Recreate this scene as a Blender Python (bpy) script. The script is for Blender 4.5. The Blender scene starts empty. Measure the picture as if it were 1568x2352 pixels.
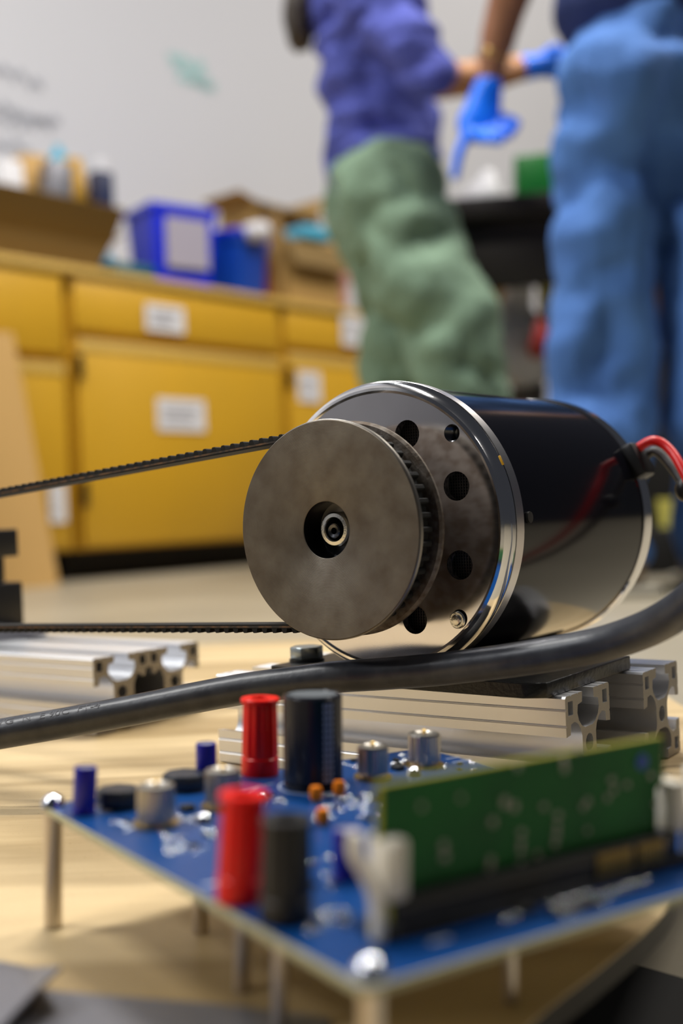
import bpy, bmesh, math, random
from mathutils import Vector, Matrix, noise
random.seed(7)
PI = math.pi
R = math.radians
S = bpy.context.scene
C = S.collection

# ------------------------------------------------------------------ camera, world, lamps, exposure
F_PX, ROLL, CAM_Z = 2650.0, math.atan(.0419), .1116      # focal length in px of the 1568x2352 frame
FLOOR = -.050
cam_d = bpy.data.cameras.new('camera'); cam = bpy.data.objects.new('camera', cam_d); C.objects.link(cam)
cam_d.sensor_fit = 'VERTICAL'; cam_d.sensor_height = 36; cam_d.sensor_width = 24
cam_d.lens = F_PX / 2352 * 36
cam.matrix_world = Matrix.Translation((0, 0, CAM_Z)) @ Matrix.Rotation(R(90), 4, 'X') @ Matrix.Rotation(-ROLL, 4, 'Z')
cam_d.clip_start = .02; cam_d.clip_end = 60
cam_d.dof.use_dof = True; cam_d.dof.focus_distance = .445; cam_d.dof.aperture_fstop = cam_d.lens / 7.6
S.camera = cam
S.view_settings.view_transform = 'Standard'; S.view_settings.look = 'None'
S.view_settings.gamma = 1; S.view_settings.use_curve_mapping = False
S.view_settings.exposure = -0.85
world = bpy.data.worlds.new('room_light'); S.world = world; world.use_nodes = True
bg = world.node_tree.nodes['Background']; bg.inputs[0].default_value = (.80, .85, 1, 1); bg.inputs[1].default_value = .07


def lamp(name, loc, aim, size, power, col):
    l = bpy.data.lights.new(name, 'AREA'); l.shape = 'RECTANGLE'; l.size, l.size_y = size
    l.energy = power; l.color = col
    o = bpy.data.objects.new(name, l); C.objects.link(o); o.location = loc
    o.rotation_euler = (Vector(aim) - Vector(loc)).to_track_quat('-Z', 'Y').to_euler()
    return o


lamp('room_and_fill_lamp', (.03, 1.65, 3.0), (.05, 1.3, 0), (.8, .20), 140, (1, .97, .91))
lamp('room_and_fill_lamp', (-1.7, .75, 2.75), (-.8, 1.0, 0), (.14, .7), 78, (1, .99, .96))
lamp('room_and_fill_lamp', (2.7, 2.4, 4.3), (1.6, 2.8, 0), (.30, 1.1), 215, (1, .95, .88))
lamp('room_and_fill_lamp', (4.2, .4, 4.3), (0, 3.4, .6), (.3, 1.2), 50, (1, .96, .9))  # added front fill, an unseen source lifting the cabinet fronts
lamp('room_and_fill_lamp', (-4.3, -1.0, 4.3), (-4.6, -1.6, 0), (.3, 1.2), 200, (.95, .97, 1))  # added out of view to light the left wall mirrored in the flange
lamp('room_and_fill_lamp', (-1.0, 2.0, 4.6), (-1.5, 3.2, 1.5), (1.1, .3), 50, (.90, .94, 1))  # unseen source aimed at the back wall to brighten it
lamp('room_and_fill_lamp', (2.8, 4.6, 4.3), (1.6, 6.0, 1.2), (1.1, .3), 105, (1, .93, .82))  # added unseen source, brightens the far right of the wall


# ------------------------------------------------------------------ helpers
def ray(px, py):
    u, v = px - 784, py - 1176
    return Vector(((u * math.cos(ROLL) - v * math.sin(ROLL)) / F_PX, 1, -(u * math.sin(ROLL) + v * math.cos(ROLL)) / F_PX))


CAM = Vector((0, 0, CAM_Z))


def deep(px, py, y): return CAM + ray(px, py) * y


def on_plane(px, py, p, n):
    d = ray(px, py); n = Vector(n)
    return CAM + d * ((Vector(p) - CAM).dot(n) / d.dot(n))


def on_z(px, py, z): return on_plane(px, py, (0, 0, z), (0, 0, 1))


def obj(name, bm, m=None, parent=None, loc=(0, 0, 0), rot=(0, 0, 0), sharp=35, label=None):
    if isinstance(bm, bpy.types.Mesh): me = bm
    else:
        me = bpy.data.meshes.new(name)
        bmesh.ops.recalc_face_normals(bm, faces=bm.faces[:])
        bm.to_mesh(me); bm.free()
        if sharp is not None:
            for p in me.polygons: p.use_smooth = True
            me.set_sharp_from_angle(angle=R(sharp))
    if m is not None and not me.materials: me.materials.append(m)
    o = bpy.data.objects.new(name, me); C.objects.link(o)
    o.parent = parent; o.location = loc; o.rotation_euler = rot
    if label: o['label'] = label
    return o


def thing(name, label, cat, loc=(0, 0, 0), rotz=0, group=None):
    o = bpy.data.objects.new(name, None); C.objects.link(o); o.empty_display_size = .02
    o.location = loc; o.rotation_euler = (0, 0, rotz)
    return tag(o, label, cat, group)


def tag(o, label, cat, group=None):
    o['label'] = label; o['category'] = cat
    if group: o['group'] = group
    return o


def structure(o, label, cat=None):
    o['kind'] = 'structure'; o['label'] = label; o['category'] = cat or o.name.split('_')[0]
    return o


def box(x0, x1, y0, y1, z0, z1, bev=0, bm=None, seg=2):
    b = bmesh.new()
    vs = [b.verts.new((x, y, z)) for x in (x0, x1) for y in (y0, y1) for z in (z0, z1)]
    for q in ((0, 1, 3, 2), (4, 6, 7, 5), (0, 4, 5, 1), (2, 3, 7, 6), (0, 2, 6, 4), (1, 5, 7, 3)):
        b.faces.new([vs[i] for i in q])
    if bev:
        bmesh.ops.bevel(b, geom=b.edges[:], offset=bev, segments=seg, affect='EDGES', profile=.5)
    if bm is None: return b
    return join(bm, b)


def join(bm, b):
    t = bpy.data.meshes.new('t'); b.to_mesh(t); b.free(); bm.from_mesh(t); bpy.data.meshes.remove(t)
    return bm


def moved(b, M):
    bmesh.ops.transform(b, matrix=M, verts=b.verts[:]); return b


def lathe(prof, n=48, bm=None, cap=True):
    """prof: list of (r, z); spun round z."""
    b = bm or bmesh.new(); rings = []
    for r, z in prof:
        if r < 1e-7: rings.append([b.verts.new((0, 0, z))])
        else: rings.append([b.verts.new((r * math.cos(2 * PI * i / n), r * math.sin(2 * PI * i / n), z)) for i in range(n)])
    for a, c in zip(rings, rings[1:]):
        for i in range(n):
            j = (i + 1) % n
            if len(a) == 1 and len(c) == 1: continue
            if len(a) == 1: b.faces.new((a[0], c[i], c[j]))
            elif len(c) == 1: b.faces.new((a[i], a[j], c[0]))
            else: b.faces.new((a[i], a[j], c[j], c[i]))
    return b


def prism(pts, z0, z1, bev=0):
    b = bmesh.new()
    lo = [b.verts.new((x, y, z0)) for x, y in pts]; hi = [b.verts.new((x, y, z1)) for x, y in pts]
    n = len(pts)
    b.faces.new(lo); b.faces.new(hi)
    for i in range(n): b.faces.new((lo[i], lo[(i + 1) % n], hi[(i + 1) % n], hi[i]))
    if bev: bmesh.ops.bevel(b, geom=b.edges[:], offset=bev, segments=1, affect='EDGES')
    return b


def smooth_path(pts, k=8):
    pts = [Vector(p) for p in pts]; out = []
    P = [pts[0] * 2 - pts[1]] + pts + [pts[-1] * 2 - pts[-2]]
    for i in range(1, len(P) - 2):
        a, b_, c, d = P[i - 1], P[i], P[i + 1], P[i + 2]
        for j in range(k):
            t = j / k
            out.append(.5 * ((2 * b_) + (c - a) * t + (2 * a - 5 * b_ + 4 * c - d) * t * t + (-a + 3 * b_ - 3 * c + d) * t ** 3))
    out.append(pts[-1]); return out


def tube(pts, r, n=16, bm=None):
    """tube along pts; r a number or one per point."""
    b = bm or bmesh.new(); N = len(pts); pts = [Vector(p) for p in pts]
    rr = [r] * N if not hasattr(r, '__len__') else r
    rings = []; up = Vector((0, 0, 1))
    for i, p in enumerate(pts):
        t = (pts[min(i + 1, N - 1)] - pts[max(i - 1, 0)]).normalized()
        x = t.cross(up)
        if x.length < 1e-3: x = Vector((1, 0, 0))
        x.normalize(); y = x.cross(t).normalized(); up = y
        rings.append([b.verts.new(p + (x * math.cos(2 * PI * k / n) + y * math.sin(2 * PI * k / n)) * rr[i]) for k in range(n)])
    for a, c in zip(rings, rings[1:]):
        for k in range(n): b.faces.new((a[k], a[(k + 1) % n], c[(k + 1) % n], c[k]))
    b.faces.new(rings[0]); b.faces.new(rings[-1])
    return b


def filled_profile(outer, holes, length, name):
    """extrude a flat outline with holes along local z, centred."""
    cu = bpy.data.curves.new(name, 'CURVE'); cu.dimensions = '2D'; cu.fill_mode = 'BOTH'; cu.extrude = length / 2
    for pts in [outer] + holes:
        s = cu.splines.new('POLY'); s.points.add(len(pts) - 1); s.use_cyclic_u = True
        for p, q in zip(s.points, pts): p.co = (q[0], q[1], 0, 1)
    o = bpy.data.objects.new(name, cu); C.objects.link(o)
    me = bpy.data.meshes.new_from_object(o.evaluated_get(bpy.context.evaluated_depsgraph_get()))
    bpy.data.objects.remove(o); bpy.data.curves.remove(cu)
    b = bmesh.new(); b.from_mesh(me); bpy.data.meshes.remove(me)
    bmesh.ops.remove_doubles(b, verts=b.verts[:], dist=1e-6)
    return b


def text_mesh(s, size, extrude=.00005):
    cu = bpy.data.curves.new('t', 'FONT'); cu.body = s; cu.size = size; cu.extrude = extrude
    cu.align_x = 'LEFT'; cu.align_y = 'CENTER'; cu.resolution_u = 3
    o = bpy.data.objects.new('t', cu); C.objects.link(o)
    me = bpy.data.meshes.new_from_object(o.evaluated_get(bpy.context.evaluated_depsgraph_get()))
    bpy.data.objects.remove(o); bpy.data.curves.remove(cu)
    b = bmesh.new(); b.from_mesh(me); bpy.data.meshes.remove(me)
    return b


def limbs(chains):
    """overlapping tapered tubes with round ends: chains of [(point, radius), ...]; optional squash ((px,py,pz), (rx, ry))"""
    b = bmesh.new()
    for ch in chains:
        pts = [Vector(c[0]) for c in ch]; rs = [c[1] for c in ch]
        sp = smooth_path(pts, 5); k = len(sp)
        rr = []
        for i in range(k):
            t = i / 5; a = min(int(t), len(rs) - 2) if len(rs) > 1 else 0
            f = t - a; f = f * f * (3 - 2 * f)
            ra, rb = rs[a], rs[min(a + 1, len(rs) - 1)]
            if not hasattr(ra, '__len__'): ra = (ra, ra)
            if not hasattr(rb, '__len__'): rb = (rb, rb)
            rr.append((ra[0] + (rb[0] - ra[0]) * f, ra[1] + (rb[1] - ra[1]) * f))
        # rounded caps
        d0 = (sp[0] - sp[1]).normalized(); d1 = (sp[-1] - sp[-2]).normalized()
        pre = [(sp[0] + d0 * rr[0][0] * .8 * q, (rr[0][0] * math.sqrt(1 - q * q), rr[0][1] * math.sqrt(1 - q * q))) for q in (.98, .8, .5)]
        post = [(sp[-1] + d1 * rr[-1][0] * .8 * q, (rr[-1][0] * math.sqrt(1 - q * q), rr[-1][1] * math.sqrt(1 - q * q))) for q in (.5, .8, .98)]
        seq = pre + list(zip(sp, rr)) + post
        n = 16; rings = []
        side = ch[0][2] if len(ch[0]) > 2 else None
        for i, (p, q) in enumerate(seq):
            t = (seq[min(i + 1, len(seq) - 1)][0] - seq[max(i - 1, 0)][0]).normalized()
            ref = Vector(side) if side else (Vector((1, 0, 0)) if abs(t.x) < .9 else Vector((0, 1, 0)))
            x = (ref - t * ref.dot(t)).normalized(); y = t.cross(x)
            rings.append([b.verts.new(p + x * q[0] * math.cos(2 * PI * j / n) + y * q[1] * math.sin(2 * PI * j / n)) for j in range(n)])
        for a, c in zip(rings, rings[1:]):
            for j in range(n): b.faces.new((a[j], a[(j + 1) % n], c[(j + 1) % n], c[j]))
        b.faces.new(rings[0][::-1]); b.faces.new(rings[-1])
    return b


def melt(b, voxel, smooth=4, wrinkle=None, cut=None):
    """voxel-remesh overlapping solids into one continuous skin, smooth, optionally fold the cloth"""
    bmesh.ops.recalc_face_normals(b, faces=b.faces[:])
    me = bpy.data.meshes.new('m'); b.to_mesh(me); b.free()
    o = bpy.data.objects.new('m', me); C.objects.link(o)
    r = o.modifiers.new('r', 'REMESH'); r.mode = 'VOXEL'; r.voxel_size = voxel
    s = o.modifiers.new('s', 'SMOOTH'); s.factor = .6; s.iterations = smooth
    m2 = bpy.data.meshes.new_from_object(o.evaluated_get(bpy.context.evaluated_depsgraph_get()))
    bpy.data.objects.remove(o); bpy.data.meshes.remove(me)
    b = bmesh.new(); b.from_mesh(m2); bpy.data.meshes.remove(m2)
    if cut:
        for co, no in cut:
            g = bmesh.ops.bisect_plane(b, geom=b.verts[:] + b.edges[:] + b.faces[:], plane_co=co, plane_no=no, clear_outer=True)
    if wrinkle:
        amp, sc, st = wrinkle
        b.normal_update()
        for v in b.verts:
            p = v.co; q = Vector((p.x * sc * st[0], p.y * sc * st[1], p.z * sc * st[2]))
            w = noise.noise(q) + .5 * noise.noise(q * 2.1 + Vector((5, 2, 1)))
            v.co = p + v.normal * amp * (w - abs(w) * .4)
    return b


# ------------------------------------------------------------------ materials
MATS = {}


def mat(name, col, rough=.5, metal=0, bump=None, vary=None, **kw):
    """bump = (noise scale, strength, distance); vary = (second colour, scale, sharpness)"""
    if name in MATS: return MATS[name]
    m = bpy.data.materials.new(name); m.use_nodes = True; nt = m.node_tree; N = nt.nodes; L = nt.links
    p = N['Principled BSDF']
    p.inputs['Base Color'].default_value = (*col, 1); p.inputs['Roughness'].default_value = rough; p.inputs['Metallic'].default_value = metal
    for k, v in kw.items(): p.inputs[k.replace('_', ' ')].default_value = v
    tc = N.new('ShaderNodeTexCoord')
    if vary:
        c2, sc, con = vary
        n = N.new('ShaderNodeTexNoise'); n.inputs['Scale'].default_value = sc; n.inputs['Detail'].default_value = 5
        r = N.new('ShaderNodeValToRGB'); r.color_ramp.elements[0].position = .5 - con; r.color_ramp.elements[1].position = .5 + con
        r.color_ramp.elements[0].color = (*col, 1); r.color_ramp.elements[1].color = (*c2, 1)
        L.new(tc.outputs['Object'], n.inputs['Vector']); L.new(n.outputs['Fac'], r.inputs['Fac']); L.new(r.outputs['Color'], p.inputs['Base Color'])
    if bump:
        n = N.new('ShaderNodeTexNoise'); n.inputs['Scale'].default_value = bump[0]; n.inputs['Detail'].default_value = 6
        b = N.new('ShaderNodeBump'); b.inputs['Strength'].default_value = bump[1]; b.inputs['Distance'].default_value = bump[2]
        L.new(tc.outputs['Object'], n.inputs['Vector']); L.new(n.outputs['Fac'], b.inputs['Height']); L.new(b.outputs['Normal'], p.inputs['Normal'])
    MATS[name] = m; return m


def nodes_of(m): return m.node_tree.nodes, m.node_tree.links, m.node_tree.nodes['Principled BSDF']


def wood_mat():
    m = mat('birch plywood', (.62, .43, .20), .45); N, L, p = nodes_of(m)
    tc = N.new('ShaderNodeTexCoord'); mp = N.new('ShaderNodeMapping'); mp.inputs['Rotation'].default_value = (0, 0, R(33))
    mp.inputs['Scale'].default_value = (1.1, 11, 1)
    L.new(tc.outputs['Object'], mp.inputs['Vector'])
    n1 = N.new('ShaderNodeTexNoise'); n1.inputs['Scale'].default_value = 2.2; n1.inputs['Detail'].default_value = 3; n1.inputs['Distortion'].default_value = .6
    n2 = N.new('ShaderNodeTexNoise'); n2.inputs['Scale'].default_value = 30; n2.inputs['Detail'].default_value = 6
    L.new(mp.outputs['Vector'], n1.inputs['Vector']); L.new(mp.outputs['Vector'], n2.inputs['Vector'])
    r = N.new('ShaderNodeValToRGB'); e = r.color_ramp.elements
    e[0].position = .36; e[0].color = (.42, .295, .14, 1); e[1].position = .56; e[1].color = (.70, .53, .29, 1)
    L.new(n1.outputs['Fac'], r.inputs['Fac'])
    r2 = N.new('ShaderNodeValToRGB'); r2.color_ramp.elements[0].position = .3; r2.color_ramp.elements[0].color = (.90, .88, .85, 1); r2.color_ramp.elements[1].position = .6; r2.color_ramp.elements[1].color = (1, 1, 1, 1)
    L.new(n2.outputs['Fac'], r2.inputs['Fac'])
    mx = N.new('ShaderNodeMixRGB'); mx.blend_type = 'MULTIPLY'; mx.inputs['Fac'].default_value = .7
    L.new(r.outputs['Color'], mx.inputs[1]); L.new(r2.outputs['Color'], mx.inputs[2])
    sp = N.new('ShaderNodeTexNoise'); sp.inputs['Scale'].default_value = 900; L.new(tc.outputs['Object'], sp.inputs['Vector'])
    r3 = N.new('ShaderNodeValToRGB'); r3.color_ramp.elements[0].position = .27; r3.color_ramp.elements[0].color = (.45, .4, .33, 1); r3.color_ramp.elements[1].position = .33; r3.color_ramp.elements[1].color = (1, 1, 1, 1)
    L.new(sp.outputs['Fac'], r3.inputs['Fac'])
    m2 = N.new('ShaderNodeMixRGB'); m2.blend_type = 'MULTIPLY'; m2.inputs['Fac'].default_value = .8
    L.new(mx.outputs['Color'], m2.inputs[1]); L.new(r3.outputs['Color'], m2.inputs[2]); L.new(m2.outputs['Color'], p.inputs['Base Color'])
    b = N.new('ShaderNodeBump'); b.inputs['Strength'].default_value = .25; b.inputs['Distance'].default_value = .0004
    L.new(n2.outputs['Fac'], b.inputs['Height']); L.new(b.outputs['Normal'], p.inputs['Normal'])
    return m


def turned_mat(name, col, rough, aniso, groove, pitch, vary=None, dirt=None):
    """lathe-turned metal: fine rings about the object's own z axis"""
    m = mat(name, col, rough, 1, None, vary); N, L, p = nodes_of(m)
    p.inputs['Anisotropic'].default_value = aniso; p.inputs['Anisotropic Rotation'].default_value = .25
    tg = N.new('ShaderNodeTangent'); tg.direction_type = 'RADIAL'; tg.axis = 'Z'; L.new(tg.outputs[0], p.inputs['Tangent'])
    tc = N.new('ShaderNodeTexCoord'); sx = N.new('ShaderNodeSeparateXYZ'); L.new(tc.outputs['Object'], sx.inputs[0])
    cx = N.new('ShaderNodeCombineXYZ'); L.new(sx.outputs['X'], cx.inputs[0]); L.new(sx.outputs['Y'], cx.inputs[1])
    ln = N.new('ShaderNodeVectorMath'); ln.operation = 'LENGTH'; L.new(cx.outputs[0], ln.inputs[0])
    mu = N.new('ShaderNodeMath'); mu.operation = 'MULTIPLY'; mu.inputs[1].default_value = 2 * PI / pitch; L.new(ln.outputs['Value'], mu.inputs[0])
    sn = N.new('ShaderNodeMath'); sn.operation = 'SINE'; L.new(mu.outputs[0], sn.inputs[0])
    nn = N.new('ShaderNodeTexNoise'); nn.inputs['Scale'].default_value = 700; nn.inputs['Detail'].default_value = 4; L.new(tc.outputs['Object'], nn.inputs['Vector'])
    ad = N.new('ShaderNodeMath'); ad.operation = 'ADD'; L.new(sn.outputs[0], ad.inputs[0]); L.new(nn.outputs['Fac'], ad.inputs[1])
    b = N.new('ShaderNodeBump'); b.inputs['Strength'].default_value = groove; b.inputs['Distance'].default_value = pitch * .25
    L.new(ad.outputs[0], b.inputs['Height']); L.new(b.outputs['Normal'], p.inputs['Normal'])
    if dirt:
        mp = N.new('ShaderNodeMapRange'); mp.inputs[1].default_value = .35; mp.inputs[2].default_value = .7
        mp.inputs[3].default_value = rough; mp.inputs[4].default_value = dirt
        n2 = N.new('ShaderNodeTexNoise'); n2.inputs['Scale'].default_value = 160; n2.inputs['Detail'].default_value = 5
        L.new(tc.outputs['Object'], n2.inputs['Vector']); L.new(n2.outputs['Fac'], mp.inputs[0]); L.new(mp.outputs[0], p.inputs['Roughness'])
    return m


WOOD = wood_mat()
M_BOARD_EDGE = mat('black board edge', (.012, .011, .01), .6)
M_FLOOR = mat('polished concrete', (.40, .35, .26), .35, 0, (60, .15, .001), ((.33, .29, .215), 6, .25))
M_WALL = mat('white painted wall', (.60, .605, .65), .8, 0, (40, .1, .002))
M_ALU = mat('anodised aluminium', (.88, .89, .92), .38, 1, (900, .04, .0002))
M_ALU_CUT = mat('sawn aluminium', (.36, .33, .29), .55, 1, (2500, .5, .0003))
M_FACE = turned_mat('turned flange face', (.86, .84, .87), .12, .4, .010, .00035, ((.76, .74, .77), 60, .3))
M_RIM = mat('polished aluminium rim', (.86, .85, .86), .10, 1, (300, .02, .0002))
M_RIM2 = turned_mat('turned rim edge', (.70, .68, .68), .28, .5, .02, .0004)
M_BLACKCAN = mat('gloss black motor can', (.004, .004, .007), .13, 0, (1800, .05, .0001), Specular_IOR_Level=.2)
M_STEEL = turned_mat('turned raw steel', (.20, .182, .155), .5, 0, .28, .00052, ((.13, .11, .09), 90, .2), .6)
M_RUST = mat('rusty steel', (.13, .10, .075), .6, .8, (900, .5, .0003), ((.24, .21, .18), 260, .12))
M_STEEL_EDGE = mat('worn steel edge', (.30, .28, .25), .35, 1, (1500, .4, .0002))
M_DARK = mat('dark recess', (.008, .008, .008), .6)
M_MESH = mat('dark mesh screen', (.12, .11, .10), .5, .6)
M_BRIGHT = mat('bright steel', (.68, .66, .6), .22, 1, (1500, .3, .0003))
M_SHAFT = mat('oily dark steel', (.10, .10, .105), .25, 1)
M_RUBBER = mat('black rubber', (.018, .017, .017), .5, 0, (1600, .4, .0002))
M_BELT = mat('belt rubber', (.010, .010, .010), .7, 0, (1600, .4, .0002), Specular_IOR_Level=.25)
M_CORD = mat('tan belt cord', (.16, .085, .04), .7, 0, (1500, .4, .0002), ((.03, .026, .024), 260, .1))
M_CABLE = mat('black cable jacket', (.032, .035, .045), .36, 0, (260, .2, .0006), ((.05, .053, .062), 120, .1))
M_PRINT = mat('white cable print', (.07, .07, .08), .6)
M_PLATE = mat('black steel plate', (.02, .02, .02), .35, .3, (500, .5, .0006))
M_ZINC = mat('zinc plated bolt', (.38, .42, .42), .35, .9, (900, .4, .0003))
M_PCB = mat('blue solder mask', (.002, .042, .18), .28, 0, (500, .1, .0002), ((.003, .058, .23), 30, .2))
M_FR4 = mat('pale board edge', (.50, .49, .30), .5)
M_SILK = mat('white silkscreen', (.55, .6, .7), .5)
M_SOLDER = mat('bright solder', (.85, .88, .95), .09, 1)
M_STAND = mat('nickel standoff', (.62, .56, .5), .3, .9)
M_RED = mat('red plastic', (.88, .005, .003), .33, Specular_IOR_Level=.3)
M_POSTBLACK = mat('black plastic', (.014, .014, .015), .4, Specular_IOR_Level=.35)
M_CAPBLUE = mat('blue capacitor sleeve', (.014, .012, .36), .3)
M_CAPTOP = mat('capacitor top', (.35, .36, .5), .35, .6)
M_CAPDARK = mat('dark capacitor sleeve', (.008, .010, .018), .25, Specular_IOR_Level=.35)
M_BIGTOP = mat('grey capacitor top', (.16, .18, .20), .4, .5, (300, .4, .0005))
M_GREY_PRINT = mat('grey capacitor print', (.30, .34, .42), .4)
M_CHOKE = mat('dark ferrite', (.02, .025, .035), .35)
M_KNURL = mat('nickel knurled nut', (.48, .45, .40), .32, 1)
M_GOLD = mat('gold plating', (.65, .45, .15), .3, 1)
M_ORANGE = mat('orange capacitor body', (.85, .22, .005), .5, Specular_IOR_Level=.25)
M_GREEN = mat('green solder mask', (.002, .085, .018), .45, 0, (500, .1, .0002), ((.003, .14, .022), 50, .2), Specular_IOR_Level=.25)
M_YEDGE = mat('yellow green card edge', (.30, .28, .01), .5)
M_CHIP = mat('chip resin', (.012, .012, .012), .4)
M_SMD = mat('pale component', (.42, .40, .34), .4)
M_LATCH = mat('cream latch plastic', (.82, .77, .66), .4)
M_SHEET = mat('brushed grey sheet', (.22, .22, .25), .4, .5, (200, .2, .0004))
M_REDWIRE = mat('red wire insulation', (.75, .012, .012), .35)
M_YPAINT = mat('yellow paint fleck', (.8, .42, .01), .5)
M_CAB = mat('yellow cabinet laminate', (.62, .34, .016), .42, 0, (30, .1, .002), ((.57, .32, .02), 5, .3))
M_CABTOP = mat('cabinet edge', (.62, .40, .09), .5)
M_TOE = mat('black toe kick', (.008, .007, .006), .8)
M_CARD = mat('brown cardboard', (.40, .24, .07), .75, 0, (80, .15, .002))
M_CARDSHADE = mat('shaded cardboard', (.19, .115, .03), .8)  # brown cardboard with its shade put into the colour
M_TAN = mat('tan particle board', (.55, .33, .11), .7)
M_PAPER = mat('white label paper', (.72, .71, .74), .6)
M_PRINTGREY = mat('grey print', (.2, .2, .24), .6)
M_LABELSHADE = mat('shaded label paper', (.34, .31, .38), .6)  # pale paper greyed to carry the shade on the bin label
M_BIN = mat('blue plastic bin', (.004, .02, .65), .35)
M_BIN2 = mat('blue storage bin', (.005, .06, .42), .35)
M_BINDARK = mat('navy plastic', (.004, .012, .06), .4)
M_TEAL = mat('teal plastic', (.005, .09, .12), .4)
M_SKY = mat('light blue plastic', (.08, .42, .62), .4)
M_REDTHING = mat('dark red plastic', (.35, .03, .03), .5)
M_PINK = mat('pink cloth', (.62, .30, .26), .7, 0, (60, .4, .004))
M_WHITEBAG = mat('white plastic bag', (.62, .61, .64), .4, 0, (25, .6, .01))
M_DARKBAG = mat('dark grey bag', (.075, .065, .06), .55, 0, (25, .8, .01), ((.14, .125, .12), 14, .15))
M_BENCH = mat('black bench', (.012, .008, .006), .5)
M_YBOX = mat('amber box', (.55, .30, .02), .6)
M_YTUB = mat('yellow tub', (.65, .58, .12), .4)
M_GREENTUB = mat('green plastic', (.004, .16, .02), .4)
M_SWEATER = mat('indigo sweatshirt', (.09, .11, .46), .9, 0, (18, .6, .012), ((.055, .07, .32), 9, .2))
M_PANTS = mat('sage green trousers', (.185, .28, .19), .85, 0, (16, .5, .012), ((.145, .225, .15), 7, .2))
M_JEANS = mat('blue denim', (.075, .20, .54), .85, 0, (18, .4, .01), ((.045, .13, .38), 6, .2))
M_NAVY = mat('navy shirt', (.006, .018, .10), .85)
M_SKIN1 = mat('light brown skin', (.52, .24, .10), .5, Subsurface_Weight=.0)
M_SKIN2 = mat('brown skin', (.30, .13, .065), .5)
M_HAIR = mat('dark brown hair', (.030, .020, .012), .5)
M_GLOVE = mat('blue nitrile glove', (.004, .17, .95), .35)
M_SHOE = mat('tan shoe', (.20, .15, .10), .6)
M_SHOE2 = mat('dark shoe', (.03, .03, .03), .6)
M_SOLE = mat('pale shoe sole', (.4, .37, .3), .6)
M_MARK1 = mat('grey wall marker', (.36, .37, .42), .7)
M_MARK2 = mat('teal wall marker', (.36, .56, .57), .7)

# ------------------------------------------------------------------ setting: floor and wall
o = obj('floor', box(-9, 9, -4, 14, FLOOR - .1, FLOOR), M_FLOOR); structure(o, 'beige polished concrete workshop floor')
CA = math.atan2(.751, .66)                                     # direction in which the cabinets recede
CP = Vector((-.616, 3.33, 0))                                  # a point of the cabinet front line
cd = Vector((math.cos(CA), math.sin(CA), 0)); cn = Vector((math.sin(CA), -math.cos(CA), 0))


def cab(px, py, back=0):
    """cabinet-frame coordinates (x along, y back, z above the floor) of what is seen at px, py on the plane `back` behind the fronts"""
    p = on_plane(px, py, CP - cn * back, cn) - CP
    return p.dot(cd), back, p.z - FLOOR


w = thing('wall_back', 'white painted workshop wall behind the yellow cabinets', 'wall', (CP.x, CP.y, FLOOR), CA)
w['kind'] = 'structure'; del w['category']; w['category'] = 'wall'
obj('wall_panel', box(-12, 9, .62, .78, 0, 5.2), M_WALL, w)


def scrawl(y0pts, width, m, name, parent, amp, steps, seed):
    """a hand-drawn marker stroke lying on the wall: wavy ribbon between two wall points"""
    rnd = random.Random(seed); (xa, za), (xb, zb) = y0pts; b = bmesh.new(); prev = None
    for i in range(steps + 1):
        t = i / steps
        x = xa + (xb - xa) * t + rnd.uniform(-1, 1) * amp * .5; z = za + (zb - za) * t + rnd.uniform(-1, 1) * amp
        cur = [b.verts.new((x, .617, z - width)), b.verts.new((x, .617, z + width)), b.verts.new((x, .6195, z - width)), b.verts.new((x, .6195, z + width))]
        if prev:
            for k in ((0, 1), (2, 3), (0, 2), (1, 3)): b.faces.new((prev[k[0]], prev[k[1]], cur[k[1]], cur[k[0]]))
        prev = cur
    return obj(name, b, m, parent)


def wall_at(px, py):
    c = cab(px, py, .62); return c[0], c[2]


for i, (a, b_) in enumerate((((-60, 150), (100, 195)), ((-60, 232), (135, 282)), ((-60, 262), (110, 290)), ((-60, 320), (70, 345)))):
    scrawl((wall_at(*a), wall_at(*b_)), .012, M_MARK1, 'marker_writing', w, .022, 22, i)
for i, (a, b_) in enumerate((((385, 128), (470, 152)), ((395, 150), (480, 178)), ((405, 172), (492, 198)), ((440, 188), (490, 204)))):
    scrawl((wall_at(*a), wall_at(*b_)), .013, M_MARK2, 'marker_doodle', w, .016, 14, 40 + i)

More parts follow.
